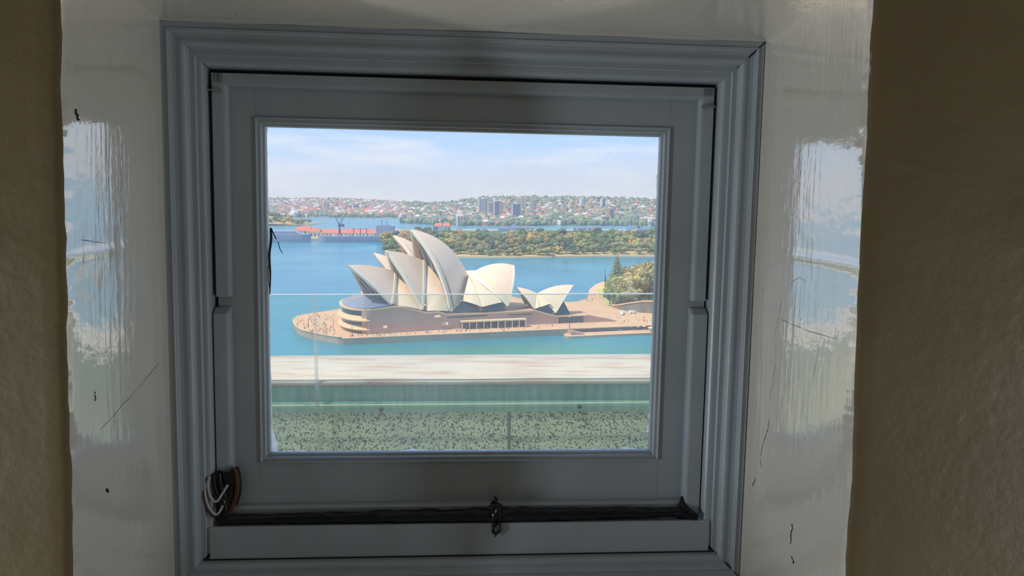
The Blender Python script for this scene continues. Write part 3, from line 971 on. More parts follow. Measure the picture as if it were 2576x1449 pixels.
# ================================================================== THE SHELL-ROOFED BUILDING
oh = empty('opera_house', OP, OA)
tag(oh, 'white shell-roofed concert building on a pink granite podium beside the water', 'building')


def lerp(a, b, f): return a + (b - a) * f


def interp(tab, s):
    if s <= tab[0][0]: return tab[0][1]
    for (a, x), (b, y) in zip(tab[:-1], tab[1:]):
        if s <= b: return lerp(x, y, (s - a) / (b - a))
    return tab[-1][1]


wall_t_at = [(15, 11.0), (44, 14.4), (75, 18.8), (141, 22), (185, 21.5)]
top_z = [(15, 19.4), (18, 19.5), (24, 20.2), (31, 20.7), (37, 20.5), (44, 18.3), (52, 15.9), (58, 15.9), (61, 16.0), (66, 14.0), (85, 13.6), (112, 13.9), (126, 13.9), (133, 11.6), (141, 9.3), (163, 9.3), (182, 4.3)]
ss = sorted(set([15 + k * 3.2 for k in range(47)] + [a for a, _ in top_z] + [a for a, _ in wall_t_at if a < 163]))
ss = [s for s in ss if s <= 163]
rows = []
for s in ss:
    tz, wt = interp(top_z, s), interp(wall_t_at, s)
    rows.append([(s, wt, 3.9), (s, wt, tz - 0.9), (s, wt - 0.35, tz - 0.85), (s, wt - 0.35, tz), (s, wt + 0.6, tz), (s, wt + 0.7, tz - 0.5), (s, 45, tz - 0.5), (s, 112, tz - 0.5), (s, 112, 3.9)])
mb = MB().grid(rows, 0)
for k, fi in enumerate(mb.f):
    if k % 8 in (4, 5, 6): mb.i[k] = 1
    if k % 8 in (1, 2, 3): mb.i[k] = 2
mb.build('podium_wall', [M['podium'], M['paving'], M['ledge']], oh)
# monumental steps at the landward end
mb = MB()
for k in range(18):
    mb.box(163 + k * 1.06, 163 + (k + 1) * 1.06, 21.8, 108, 3.9, 9.0 - k * 0.28)
st = mb.build('broad_steps', [M['paving']], oh)
rows = [[(163, 21.2, 3.9), (163, 21.2, 9.3), (163, 22.2, 9.3)], [(184, 21.2, 3.9), (184, 21.2, 4.4), (184, 22.2, 4.4)]]
MB().grid(rows, 0).build('step_flank', [M['podium']], oh)
# dark undercroft opening below the steps, and louvre slots
def wall_panel(s0, s1, z0, z1, m, name, d=0.25):
    t0, t1 = interp(wall_t_at, s0), interp(wall_t_at, s1)
    mb = MB()
    v = [(s0, t0 - d, z0), (s1, t1 - d, z0), (s1, t1 - d, z1), (s0, t0 - d, z1), (s0, t0 + .3, z0), (s1, t1 + .3, z0), (s1, t1 + .3, z1), (s0, t0 + .3, z1)]
    mb.add(v, [(0, 1, 2, 3), (3, 2, 6, 7), (0, 3, 7, 4), (1, 5, 6, 2), (0, 4, 5, 1)])
    return mb.build(name, [m], oh)
for k in range(5): wall_panel(142.2 + k * 3.6, 145.5 + k * 3.6, 4.1, 8.3, M['dark_glass'], 'undercroft_pane')
wall_panel(140.8, 141.9, 3.9, 9.0, M['podium'], 'pier', 0.8)
wall_panel(66, 93, 11.2, 11.9, M['dark_glass'], 'louvre_slot', 0.1)
wall_panel(107, 124, 11.0, 11.6, M['dark_glass'], 'louvre_slot', 0.1)
wall_panel(114.5, 118, 4.2, 8.2, M['rib_in'], 'service_door', 0.12)
for s0, s1, z0, z1 in ((25.0, 27.4, 7.6, 9.4), (57.5, 61.5, 12.6, 13.8), (62.0, 66.5, 7.2, 9.0)):
    t0 = interp(wall_t_at, s0)
    MB().add([(s0, t0 - 1.6, z0), (s1, t0 - 1.3, z0), (s1, t0 + 0.3, z1), (s0, t0 + 0.3, z1), (s0, t0 - 1.6, z0 - .3), (s1, t0 - 1.3, z0 - .3), (s1, t0 + .3, z0 - .3), (s0, t0 + .3, z0 - .3)],
             [(0, 1, 2, 3), (4, 7, 6, 5), (0, 4, 5, 1), (1, 5, 6, 2), (0, 3, 7, 4)]).build('light_patch_hood', [M['ledge']], oh)  # pale hoods added in place of light patches reflected onto the wall
# long canopy with white posts against the wall
can = MB().box(74.5, 118, 13.2, 19.5, 8.6, 9.3).build('canopy_roof', [M['ledge']], oh)
for k in range(10):
    MB().box(74.9 + k * 4.72, 75.35 + k * 4.72, 13.5, 13.95, 4.0, 8.6).build('post', [M['white_post']], can)
for k in range(9):
    MB().box(75.5 + k * 4.72, 79.4 + k * 4.72, 17.2, 17.6, 4.0, 8.6).build('shop_window', [M['dark_glass']], can)

# rounded northern end in tiers
EC = (17, 46)


def ell(sc, n=28, a0=90, a1=270, ea=19.0, eb=35.0):
    out = []
    for k in range(n + 1):
        a = math.radians(a1 - (a1 - a0) * k / n)
        out.append((EC[0] + ea * sc * math.cos(a), EC[1] + eb * (sc if sc > 0.5 else sc) * math.sin(a)))
    return out


def tier(z0, z1, s0, s1, m, name, s_top_in=None):
    o0, o1 = ell(s0), ell(s1)
    rows = [[(x, y, z0) for x, y in ell(s0 - 0.12)], [(x, y, z0) for x, y in o0], [(x, y, z1) for x, y in o1]]
    if s_top_in: rows.append([(x, y, z1 + s_top_in[1]) for x, y in ell(s_top_in[0])])
    return MB().grid(rows, 0).build(name, [m] if not isinstance(m, list) else m, oh, smooth=False)


tier(3.9, 6.4, 0.93, 0.93, M['dark_glass'], 'tier_window')
tier(6.2, 6.9, 1.0, 1.02, M['ledge'], 'tier_ledge', (0.90, 2.0))
tier(8.5, 11.9, 0.90, 0.90, M['dark_glass'], 'tier_window')
tier(11.7, 12.5, 1.0, 1.02, M['ledge'], 'tier_ledge', (0.89, 2.4))
tier(14.5, 18.6, 0.885, 0.885, M['dark_glass'], 'tier_window')
tier(18.4, 19.6, 0.955, 0.955, M['ledge'], 'tier_ledge', (0.80, 0.3))
# end fins where the tiers meet the straight wall
for z0, z1 in ((3.9, 6.4), (8.4, 11.9), (14.4, 18.6)):
    MB().box(15.4, 17.2, 10.6, 16.0, z0, z1).build('tier_fin', [M['podium']], oh)
MB().prism([(17, 11), (17, 81), (12, 81), (12, 14)][::-1], 3.9, 19.4).build('tier_core', [M['podium']], oh)


# ---- roof shells
def circ(a, m, b):
    (ax, ay), (bx, by), (cx, cy) = a, m, b
    d = 2 * (ax * (by - cy) + bx * (cy - ay) + cx * (ay - by))
    ux = ((ax * ax + ay * ay) * (by - cy) + (bx * bx + by * by) * (cy - ay) + (cx * cx + cy * cy) * (ay - by)) / d
    uy = ((ax * ax + ay * ay) * (cx - bx) + (bx * bx + by * by) * (ax - cx) + (cx * cx + cy * cy) * (bx - ax)) / d
    return (ux, uy), math.hypot(ax - ux, ay - uy)


def slerp(p, q, f):
    a = p.angle(q)
    return (p * math.sin((1 - f) * a) + q * math.sin(f * a)) / math.sin(a)


class Hall:
    """the symmetry plane of one hall, turned by phi against the podium"""
    def __init__(s, pivot, phi):
        s.m = Matrix.Translation((pivot[0], pivot[1], 0)) @ Matrix.Rotation(math.radians(phi), 4, 'Z')
        s.inv = s.m.inverted()
        s.w = Matrix.Translation(OP) @ Matrix.Rotation(OA, 4, 'Z') @ s.m
        s.winv = s.w.inverted()

    def plane(s, u, v):                 # sight line -> (along, up) in the symmetry plane
        o, d = s.winv @ CAM, s.winv.to_3x3() @ ray(u, v)
        q = o + d * (-o.y / d.y)
        return (q.x, q.z)

    def foot(s, u, v, t):               # sight line -> foot standing at distance t behind the sea wall
        w = Matrix.Rotation(-OA, 3, 'Z')
        o, d = w @ (CAM - OP), w @ ray(u, v)
        q = s.inv @ (o + d * ((t - o.y) / d.y))
        return (q.x, q.y, q.z)


def shell(hall, A, Mid, B, Fo, th=1.5, NR=30, NK=26, mouth=-1, glass_from=0.35, glass_back=3.0, fins=5, mirror=True, glass_mat='grey_glass', rib_w=1.3, back_rib=True):
    tc = 0.0
    A, Mid, B = hall.plane(*A), hall.plane(*Mid), hall.plane(*B)
    Fo = hall.foot(*Fo)
    (sc, zc), r = circ(A, Mid, B)
    dt = Fo[1] - tc
    D2 = (Fo[0] - sc) ** 2 + (Fo[2] - zc) ** 2
    k = (D2 + dt * dt - r * r) / (2 * dt)
    C = V((sc, tc + k, zc))
    a0 = math.atan2(A[1] - zc, A[0] - sc)
    a1 = math.atan2(B[1] - zc, B[0] - sc)
    if a1 - a0 > math.pi: a1 -= 2 * math.pi
    if a0 - a1 > math.pi: a1 += 2 * math.pi
    fv = V(Fo) - C
    R = fv.length
    rows = []
    for i in range(NR + 1):
        an = lerp(a0, a1, i / NR)
        rp = V((sc + r * math.cos(an), tc, zc + r * math.sin(an))) - C
        rows.append([C + slerp(rp, fv, 0.985 * j / NK) for j in range(NK + 1)])
    mir = lambda p: V((p[0], 2 * tc - p[1], p[2]))
    for half in ((0, 1) if mirror else (0,)):
        fn = mir if half else (lambda p: V(p))
        mb = MB()
        outer = [[fn(p) for p in row] for row in rows]
        inner = [[fn(p - (p - C).normalized() * min(th, 0.25 + th * (1 if True else 0))) for p in row] for row in rows]
        for row in inner:           # keep the ridge closed
            row[0] = V((row[0].x, tc, row[0].z))
        flip = (half == 1) ^ (a1 > a0)
        mb.grid(outer, 0, flip=flip)
        mb.grid(inner, 1, flip=not flip)
        for e in (0, NR):
            mb.grid([outer[e], inner[e]], 1, flip=(e == 0) ^ (not flip))
        mb.grid([[outer[i][-1] for i in range(NR + 1)], [inner[i][-1] for i in range(NR + 1)]], 1)
        mb.v = [tuple(hall.m @ V(q)) for q in mb.v]
        so = mb.build('roof_shell', [M['shell'], M['rib_in']], oh, smooth=True)
        for p in so.data.polygons:
            if p.material_index == 1: p.use_smooth = False
        # pale edge rib round the mouth
        er = MB()
        pts = outer[0]
        er_rows = []
        nx = outer[1]
        for j, p in enumerate(pts):
            cd = (nx[j] - p)
            cd = cd.normalized() if cd.length > 1e-3 else V((1, 0, 0))
            nn = (p - fn(C)).normalized()
            w_ = rib_w * (0.45 + 0.55 * math.sin(math.pi * min(1, 0.12 + j / NK)))
            er_rows.append([p + nn * 0.12, p + cd * w_ + nn * 0.14, p + cd * w_ - nn * th, p - cd * 0.25 - nn * (th + 0.3), p - cd * 0.25 + nn * 0.05, p + nn * 0.12])
        er.grid(er_rows, 0, flip=not flip)
        if th > 1 and back_rib:
            rr_, nx2, rows2 = outer[-1], outer[-2], []
            for j, q in enumerate(rr_):
                cd = nx2[j] - q
                cd = cd.normalized() if cd.length > 1e-3 else V((-1, 0, 0))
                nn = (q - fn(C)).normalized()
                rows2.append([q + cd * 1.5 + nn * 0.10, q + cd * 1.4 + nn * 0.5, q - cd * 0.3 + nn * 0.5, q - cd * 0.3 - nn * th])
            b2 = MB().grid(rows2, 0, flip=not flip)
            b2.v = [tuple(hall.m @ V(q)) for q in b2.v]
            b2.build('back_rib', [M['rib']], so)
        er.v = [tuple(hall.m @ V(q)) for q in er.v]
        er.build('edge_rib', [M['rib']], so)
    # glazed mouth
    if glass_from is not None:
        first = rows[0]
        gr = []
        sgn = 1 if B[0] > A[0] else -1
        j0 = int(glass_from * NK)
        seq = [p + V((sgn * glass_back, 0, -1.2)) for p in first[j0:]]
        gr = [[V(p), mir(p)] for p in seq]
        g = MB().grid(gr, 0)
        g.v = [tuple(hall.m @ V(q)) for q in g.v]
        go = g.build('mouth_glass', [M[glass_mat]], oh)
        for q in range(fins):
            f = (q + 0.5) / fins
            t_ = lerp(first[-1].y, 2 * tc - first[-1].y, f)
            line = [p for p in seq if p.y <= min(t_, 2 * tc - t_)]
            if len(line) > 2:
                mf = MB()
                for a_, b_ in zip(line[:-1], line[1:]):
                    mf.bar((a_.x - sgn * 0.3, t_, a_.z), (b_.x - sgn * 0.3, t_, b_.z), 0.7, 1.3, upv=(0, 1, 0))
                mf.v = [tuple(hall.m @ V(q)) for q in mf.v]
                mf.build('mullion', [M['rib_in']], go)
    return rows, C


def fan(curve, foot, bulge, name, m=None, n=14, th=0.9, dirn=(0, -1, 0.35)):
    """side shell: ribs from a curved top edge down to one foot, bulging outwards"""
    curve = smooth_pts([V(p) for p in curve], 6)
    dv = V(dirn).normalized()
    rows = []
    for p in curve:
        rows.append([p.lerp(V(foot), 0.985 * j / n) + dv * bulge * math.sin(math.pi * j / n) for j in range(n + 1)])
    mb = MB().grid(rows, 0, flip=True)
    back = [[p - dv * th for p in r] for r in rows]
    mb.grid(back, 1)
    mb.grid([rows[0], back[0]], 1)
    mb.grid([back[-1], rows[-1]], 1)
    return mb.build(name, [M['shell'], M['rib']], oh, smooth=True)


CH = Hall((60, 40), 20.0)
CS = Hall((100, 45), 9.0)
CN = Hall((30, 33), 31.0)         # the northernmost shell turns a little further
shell(CN, (876, 667), (935, 668.5), (997, 684.5), (988, 766, 17.0), glass_from=0.06, glass_back=2.2, fins=6, glass_mat='dark_glass')
shell(CH, (971, 630), (1025, 640), (1068, 656.5), (1064, 781, 19.0), glass_from=0.08, glass_back=3.0, fins=6)
shell(CH, (1034, 577.5), (1130, 622), (1178, 696), (1133, 786, 21.0), glass_from=0.06, glass_back=3.5, fins=6)
shell(CS, (1293, 667.5), (1235, 665), (1179, 693), (1278, 772, 23.0), glass_from=0.3, glass_back=3.0, fins=5)
# the second hall behind
TH = Hall((60, 82), 6.0)
shell(TH, (990, 591), (1062, 628), (1110, 695), (1075, 752, 62.0), glass_from=0.1, rib_w=0.9)
shell(TH, (941, 636), (975, 645), (1010, 662), (1018, 752, 63.0), glass_from=0.1, rib_w=0.9)
shell(TH, (1196, 680.5), (1172, 681), (1125, 697), (1165, 748, 62.0), glass_from=None, rib_w=0.9)
# restaurant pair
RH = Hall((130, 34), 5.0)
shell(RH, (1299, 722), (1325, 727), (1353, 739), (1346, 776, 24.0), th=0.8, glass_from=0.2, glass_back=2.0, fins=3, rib_w=0.7)
shell(RH, (1442, 717), (1395, 720), (1348, 740), (1398, 788, 22.5), th=0.8, glass_from=0.15, glass_back=2.5, fins=3, rib_w=0.7)
# side shells
fan([(35.3, 38, 39.7), (40.5, 34.5, 35.5), (45.5, 29.5, 29.0), (48.2, 24.5, 22.6), (49.2, 20.3, 17.0)], (32.6, 20.2, 20.6), 1.6, 'side_shell')
fan([(54.2, 40, 46.5), (58.8, 36, 41.2), (63.2, 31.6, 34.4), (65.6, 25.5, 25.5), (67.1, 20.2, 15.4)], (53.0, 20.3, 16.0), 1.8, 'side_shell')
fan([(84.6, 40, 36.0), (81.5, 33, 30.0), (78.8, 26.5, 24.8), (77.5, 22, 21.4)], (89.2, 18.6, 17.6), 1.2, 'side_shell')
fan([(84.8, 40, 36.2), (91.5, 34, 31.8), (98.2, 27.5, 25.6), (103.6, 22.2, 19.8)], (89.4, 18.6, 17.6), 1.0, 'side_shell')
fan([(130.6, 33.0, 23.2), (130.7, 29.0, 20.0), (130.6, 24.4, 15.5)], (126.3, 24.0, 14.2), 0.5, 'side_shell', th=0.4)
fan([(130.6, 33.0, 23.2), (134.5, 28.0, 20.2), (138.0, 24.3, 17.6)], (130.8, 24.2, 15.4), 0.4, 'side_shell', th=0.4)
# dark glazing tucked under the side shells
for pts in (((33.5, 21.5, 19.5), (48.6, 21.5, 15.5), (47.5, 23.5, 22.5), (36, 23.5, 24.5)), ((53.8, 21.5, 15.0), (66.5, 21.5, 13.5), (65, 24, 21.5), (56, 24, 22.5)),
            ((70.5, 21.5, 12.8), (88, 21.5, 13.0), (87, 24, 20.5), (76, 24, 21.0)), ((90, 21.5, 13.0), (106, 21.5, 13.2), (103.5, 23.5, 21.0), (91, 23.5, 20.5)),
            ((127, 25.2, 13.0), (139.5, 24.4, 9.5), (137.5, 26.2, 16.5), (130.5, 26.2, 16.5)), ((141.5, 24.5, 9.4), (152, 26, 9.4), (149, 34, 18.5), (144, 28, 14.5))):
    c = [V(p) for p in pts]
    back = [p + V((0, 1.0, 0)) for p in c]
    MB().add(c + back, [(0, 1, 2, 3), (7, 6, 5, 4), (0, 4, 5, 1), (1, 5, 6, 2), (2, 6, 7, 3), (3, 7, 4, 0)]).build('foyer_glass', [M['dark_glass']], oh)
# sloping glass foyer round the northern end
up = []
lo_ = []
N_ = 15
for k in range(N_ + 1):
    f = k / N_
    a = math.radians(285 - 195 * f)
    lo_.append(V((17 + 16.6 * math.cos(a) + (6.5 if f < 0.05 else 0), 46 + 33.2 * math.sin(a), 19.9)))
    up.append(V((25 + 8.5 * math.cos(a), 40 + 11.5 * math.sin(a), 25.2 - 0.8 * math.cos(a))))
lo_[0] = V((30.5, 17.2, 20.9))
up[0] = V((29.0, 28.0, 23.6))
for k in range(N_):
    mid_a = lo_[k].lerp(up[k], 0.45) + V((-0.3, -0.3, 0.35))
    mid_b = lo_[k + 1].lerp(up[k + 1], 0.45) + V((-0.3, -0.3, 0.35))
    MB().grid([[lo_[k], mid_a, up[k]], [lo_[k + 1], mid_b, up[k + 1]]], 0).build('foyer_pane', [M['skirt_glass']], oh)
    MB().tube([lo_[k], mid_a, up[k]], 0.18, 6).build('foyer_mullion', [M['rib_in']], oh)
# ================================================================== TREES
M['bark'] = mat('grey_brown_bark', (104, 88, 74), rough=0.9)
LEAF = {}
for nm, c1, c2, cr_ in (('olive', (158, 158, 104), (132, 138, 94), (172, 162, 112)), ('deep', (108, 130, 98), (90, 112, 92), (124, 142, 102)),
                        ('gold', (206, 184, 104), (180, 168, 98), (214, 176, 108)), ('mid', (142, 160, 96), (118, 140, 90), (162, 168, 102)), ('rust', (190, 152, 108), (168, 142, 102), (180, 164, 112))):
    LEAF[nm] = mat(nm + '_foliage', c1, rough=0.75, spec=0.2, col2=c2, vscale=6.0, rand=cr_)


def crown_data(seed, kind='round', quads=900):
    rnd = random.Random(seed)
    v, f = [], []
    def quad(p, nrm, s):
        a = nrm.orthogonal().normalized()
        a.rotate(Matrix.Rotation(rnd.uniform(0, 6.28), 3, nrm))
        b_ = nrm.cross(a)
        n_ = len(v)
        v.extend([p - a * s - b_ * s * .6, p + a * s - b_ * s * .6, p + a * s + b_ * s * .6, p - a * s + b_ * s * .6])
        f.append((n_, n_ + 1, n_ + 2, n_ + 3))
    lobes = []
    if kind == 'round':
        for k in range(15):
            a = rnd.uniform(0, 6.28); r = 0.34 * math.sqrt(rnd.random()); z = rnd.uniform(0.34, 0.8)
            lobes.append((V((r * math.cos(a), r * math.sin(a), z - r * 0.35)), rnd.uniform(0.13, 0.22)))
    elif kind == 'tall':
        for k in range(14):
            a = rnd.uniform(0, 6.28); z = rnd.uniform(0.22, 0.88); r = 0.24 * math.sqrt(rnd.random()) * (1.15 - z * 0.8)
            lobes.append((V((r * math.cos(a), r * math.sin(a), z)), rnd.uniform(0.10, 0.17)))
    ico = [V(p).normalized() for p in ((0, 0, 1), (.894, 0, .447), (.276, .851, .447), (-.724, .526, .447), (-.724, -.526, .447), (.276, -.851, .447),
                                       (.724, .526, -.447), (-.276, .851, -.447), (-.894, 0, -.447), (-.276, -.851, -.447), (.724, -.526, -.447), (0, 0, -1))]
    icf = [(0, 1, 2), (0, 2, 3), (0, 3, 4), (0, 4, 5), (0, 5, 1), (1, 6, 2), (2, 7, 3), (3, 8, 4), (4, 9, 5), (5, 10, 1), (6, 7, 2), (7, 8, 3), (8, 9, 4), (9, 10, 5), (10, 6, 1), (11, 7, 6), (11, 8, 7), (11, 9, 8), (11, 10, 9), (11, 6, 10)]
    for c, r in lobes:
        n_ = len(v)
        v.extend([c + q * r * 0.86 for q in ico])
        f.extend([tuple(n_ + i for i in t_) for t_ in icf])
    for k in range(quads):
        c, r = rnd.choice(lobes)
        d_ = V((rnd.gauss(0, 1), rnd.gauss(0, 1), rnd.gauss(0.25, 1))).normalized()
        nn = (d_ + V((rnd.gauss(0, .4), rnd.gauss(0, .4), rnd.gauss(0.2, .4)))).normalized()
        quad(c + d_ * r * rnd.uniform(0.88, 1.12), nn, rnd.uniform(0.018, 0.036))
    return v, f


def pine_data(seed):
    rnd = random.Random(seed)
    v, f = [], []
    for lv in range(17):
        z = 0.10 + 0.86 * lv / 16
        R = 0.24 * (1 - z) ** 0.75 + 0.015
        nb = 9
        for k in range(nb):
            a = 6.283 * (k + 0.5 * (lv % 2)) / nb + rnd.uniform(-.15, .15)
            d_ = V((math.cos(a), math.sin(a), 0)); s_ = V((-d_.y, d_.x, 0))
            for seg in range(3):
                r0, r1 = R * seg / 3, R * (seg + 1) / 3 + 0.01
                w = 0.034 * (1.1 - 0.25 * seg)
                z0, z1 = z - 0.02 * seg, z - 0.02 * (seg + 1) + (0.012 if seg == 2 else 0)
                n_ = len(v)
                v.extend([d_ * r0 - s_ * w + V((0, 0, z0)), d_ * r1 - s_ * w * .8 + V((0, 0, z1)), d_ * r1 + s_ * w * .8 + V((0, 0, z1)), d_ * r0 + s_ * w + V((0, 0, z0)), d_ * (r0 + r1) / 2 + V((0, 0, z0 - 0.035))])
                f.extend([(n_, n_ + 1, n_ + 2, n_ + 3), (n_, n_ + 4, n_ + 1), (n_ + 3, n_ + 2, n_ + 4)])
    return v, f


CROWN = {}
for kind, seeds in (('round', (1, 2, 3, 4)), ('tall', (5, 6)), ('pine', (7,))):
    for sd in seeds:
        vv, ff = crown_data(sd, kind) if kind != 'pine' else pine_data(sd)
        for nm in LEAF:
            CROWN[(kind, sd, nm)] = new_mesh('crown', vv, ff, LEAF[nm])
TRUNK = MB().tube([(0, 0, -0.08), (0.01, 0, 0.2), (-0.012, 0.01, 0.45), (0, 0, 0.7)], [0.045, 0.034, 0.026, 0.008], 7) \
    .tube([(0.0, 0, 0.22), (0.13, 0.04, 0.45), (0.2, 0.07, 0.6)], [0.022, 0.015, 0.005], 5).tube([(0.0, 0, 0.28), (-0.12, -0.05, 0.48), (-0.2, -0.06, 0.62)], [0.02, 0.014, 0.005], 5).mesh('trunk', [M['bark']], True)
PINE_TRUNK = MB().tube([(0, 0, -0.05), (0, 0, 0.5), (0, 0, 0.99)], [0.022, 0.014, 0.003], 7).mesh('trunk', [M['bark']], True)
rt = random.Random(5)


def tree(name, loc, h, w, kind, nm, label, group, cat='tree'):
    seeds = {'round': (1, 2, 3, 4), 'tall': (5, 6), 'pine': (7,)}[kind]
    o = empty(name, loc, rt.uniform(0, 6.28))
    o.scale = (w, w, h)
    put('crown', CROWN[(kind, rt.choice(seeds), nm)], o)
    put('trunk', PINE_TRUNK if kind == 'pine' else TRUNK, o)
    return tag(o, label, cat, group)


# ---- garden slope on the right of the forecourt
rows = []
for i in range(26):
    r = []
    for v_, z_, ul in ((768, 3.9, 1530), (762, 6.5, 1528), (754, 9.0, 1520), (744, 11.5, 1509), (730, 13.5, 1502), (715, 13, 1518), (704, 4.5, 1552)):
        u = ul + (1850 - ul) * (i / 25) ** 1.3
        e = min(1, max(0, (u - ul) / 75))
        p = at_z(u, v_, 4)
        p.z = 4.02 + (z_ - 4.02) * e * e * (3 - 2 * e)
        r.append(p)
    rows.append(r)
gs = MB().grid(rows, 0, flip=True).build('lawn_slope', [M['lawn']], smooth=True)
tag(gs, 'sunlit lawn slope rising behind the forecourt wall', kind='structure')
# stone retaining wall with a stepped top and a rail
clf = empty('retaining_wall', (0, 0, 0))
tag(clf, 'grey cut-stone retaining wall with zigzag steps beside the forecourt', kind='structure')
base = [(1541, 772.5), (1556, 778), (1581, 783.5), (1614, 786.5), (1648, 789), (1700, 793)]
tops = [771, 768.5, 764, 759.5, 759, 758]
wp = []
for (u, v_), tv in zip(base, tops):
    p = at_z(u, v_, 4.0)
    z = EYE - (EYE - 4.0) * (ray(u, tv).z / ray(u, tv).y) / (ray(u, v_).z / ray(u, v_).y)
    wp.append((p, max(z, 4.8)))
for k in range(len(wp) - 1):
    (a, za), (b_, zb_) = wp[k], wp[k + 1]
    back = V((2.5, 9, 0))
    mb = MB().add([V((a.x, a.y, 3.9)), V((b_.x, b_.y, 3.9)), V((b_.x, b_.y, zb_)), V((a.x, a.y, za)), V((b_.x, b_.y, zb_)) + back, V((a.x, a.y, za)) + back, V((a.x, a.y, 3.9)) + back, V((b_.x, b_.y, 3.9)) + back],
                  [(0, 1, 2, 3), (3, 2, 4, 5), (0, 3, 5, 6), (1, 7, 4, 2), (6, 5, 4, 7)])
    mb.build('wall_bay', [M['cliff']], clf)
    MB().bar(V((a.x, a.y, za + .5)), V((b_.x, b_.y, zb_ + .5)), 1.0, 0.9).build('wall_cap', [M['ledge']], clf)
for k in range(5):
    u = 1562 + k * 16
    p = at_z(u, 757.5, 4); p.z = 10.5
    q = at_z(u + 16, 757.5 - (2.5 if k % 2 else -1.5), 4); q.z = 10.8
    MB().bar(p, q, 1.6, 2.4).build('stair_flight', [M['ledge']], clf)

garden = [(1541, 757, 40, 36, 'mid'), (1560, 756, 48, 44, 'olive'), (1583, 752, 62, 60, 'olive'), (1609, 752, 70, 62, 'gold'), (1634, 752, 80, 66, 'olive'), (1662, 752, 92, 70, 'mid'),
          (1572, 744, 58, 56, 'mid'), (1598, 742, 68, 60, 'rust'), (1622, 741, 76, 60, 'gold'), (1648, 741, 82, 64, 'rust'), (1556, 738, 46, 44, 'olive'), (1588, 733, 66, 56, 'olive'),
          (1614, 731, 72, 56, 'mid'), (1640, 730, 76, 60, 'olive'), (1668, 730, 80, 60, 'deep'), (1575, 727, 50, 48, 'olive'), (1602, 721, 58, 50, 'olive'), (1630, 719, 68, 56, 'mid'), (1656, 719, 66, 56, 'olive'), (1690, 740, 80, 60, 'mid'), (1536, 748, 38, 34, 'olive'), (1548, 732, 46, 44, 'mid'), (1562, 722, 48, 46, 'olive'), (1578, 714, 44, 44, 'mid'), (1552, 764, 34, 30, 'mid'), (1534, 762, 30, 26, 'deep'), (1590, 760, 40, 40, 'olive')]
for i, (u, v_, hp, wpx, nm) in enumerate(garden):
    p = at_z(u, v_, 9.0 if u > 1560 else 6.5)
    px = F_PX / p.y
    lab = {'mid': 'leafy green garden tree on the slope', 'olive': 'olive-green garden tree on the slope', 'gold': 'sunlit golden-green garden tree on the slope',
           'rust': 'rust-tinged garden tree on the slope', 'deep': 'dark green garden tree on the slope'}[nm]
    lab += (', front row' if v_ > 746 else ', second row' if v_ > 735 else ', back row') + (' near the pine' if u < 1565 else ' midway' if u < 1612 else ' by the pane edge')
    tree('garden_tree', p, hp / px * 1.12, wpx / px * 1.4, 'round', nm, lab, 'trees on the garden slope')
p = at_z(1551, 738, 8)
tree('norfolk_pine', p, 97 / (F_PX / p.y), 120 / (F_PX / p.y), 'pine', 'mid', 'tall columnar pine rising above the garden trees', None)

# flagpole by the forecourt
p = at_z(1521.5, 746, 4)
fp = empty('flagpole', p); tag(fp, 'tall dark bare pole at the edge of the forecourt', 'pole')
MB().tube([(0, 0, 0), (0, 0, 12), (0, 0, 76 / (F_PX / p.y))], [0.35, 0.28, 0.14], 8).build('mast', [M['bolt']], fp)
MB().tube([(0.3, 0, 13), (0.35, 0, 17)], [0.55, 0.4], 6).build('furled_flag', [M['bolt']], fp)

# ================================================================== WOODED POINT ACROSS THE COVE
rows = []
for i in range(45):
    u = 968 + i * 20
    e = min(1, max(0, (u - 958) / 50))
    r = []
    for dy, z in ((0, -0.5), (0.5, 2.4), (7, 3.2), (70, 9), (150, 15), (260, 12), (330, 2), (332, -1)):
        p = at_z(u, 647.5 + 1.5 * math.sin(u * 0.011), 0)
        sc_ = (p.y + dy) / p.y
        r.append(V((p.x * sc_, p.y + dy, z * (0.3 + 0.7 * e) if z > 3 else z)))
    rows.append(r)
mb = MB().grid(rows, 0, flip=True)
for k in range(len(mb.f)):
    if k % 7 in (0, 1): mb.i[k] = 1
M['earth'] = mat('dry_grass_and_earth', (196, 170, 110), rough=0.9, col2=(150, 146, 92), vscale=0.02)
pen = mb.build('wooded_point', [M['earth'], M['sand_edge']], smooth=False)
tag(pen, 'wooded point of land across the cove with a pale sea wall', kind='structure')
rp = random.Random(23)


def pen_point(u, dy):
    p = at_z(u, 647.5 + 1.5 * math.sin(u * 0.011), 0)
    s_ = (p.y + dy) / p.y
    e = min(1, max(0, (u - 958) / 50))
    z = interp([(0, 2.4), (7, 3.2), (70, 9), (150, 15), (260, 12), (330, 2)], dy)
    return V((p.x * s_, p.y + dy, z * (0.3 + 0.7 * e) if z > 3 else z))


PLAB = {'olive': 'olive-green tree on the wooded point across the cove', 'deep': 'dark blue-green tree on the wooded point across the cove', 'mid': 'fresh green tree on the wooded point across the cove',
        'rust': 'brownish tree on the wooded point across the cove', 'gold': 'yellowish tree on the wooded point across the cove'}
def plab(nm, u, dy):
    row = {14: 'at the waterline', 42: 'just behind the waterside trees', 78: 'midway up', 120: 'high up', 165: 'on the crest'}[dy]
    sec = 'near the tallest shell' if u < 1180 else 'above the rear shell' if u < 1300 else 'above the small shells' if u < 1450 else 'toward the pine' if u < 1560 else 'by the pane edge'
    col = {'olive': 'olive', 'deep': 'dark green', 'mid': 'fresh green', 'rust': 'brownish', 'gold': 'yellowish'}[nm]
    return '%s tree %s on the wooded point, %s' % (col, row, sec)


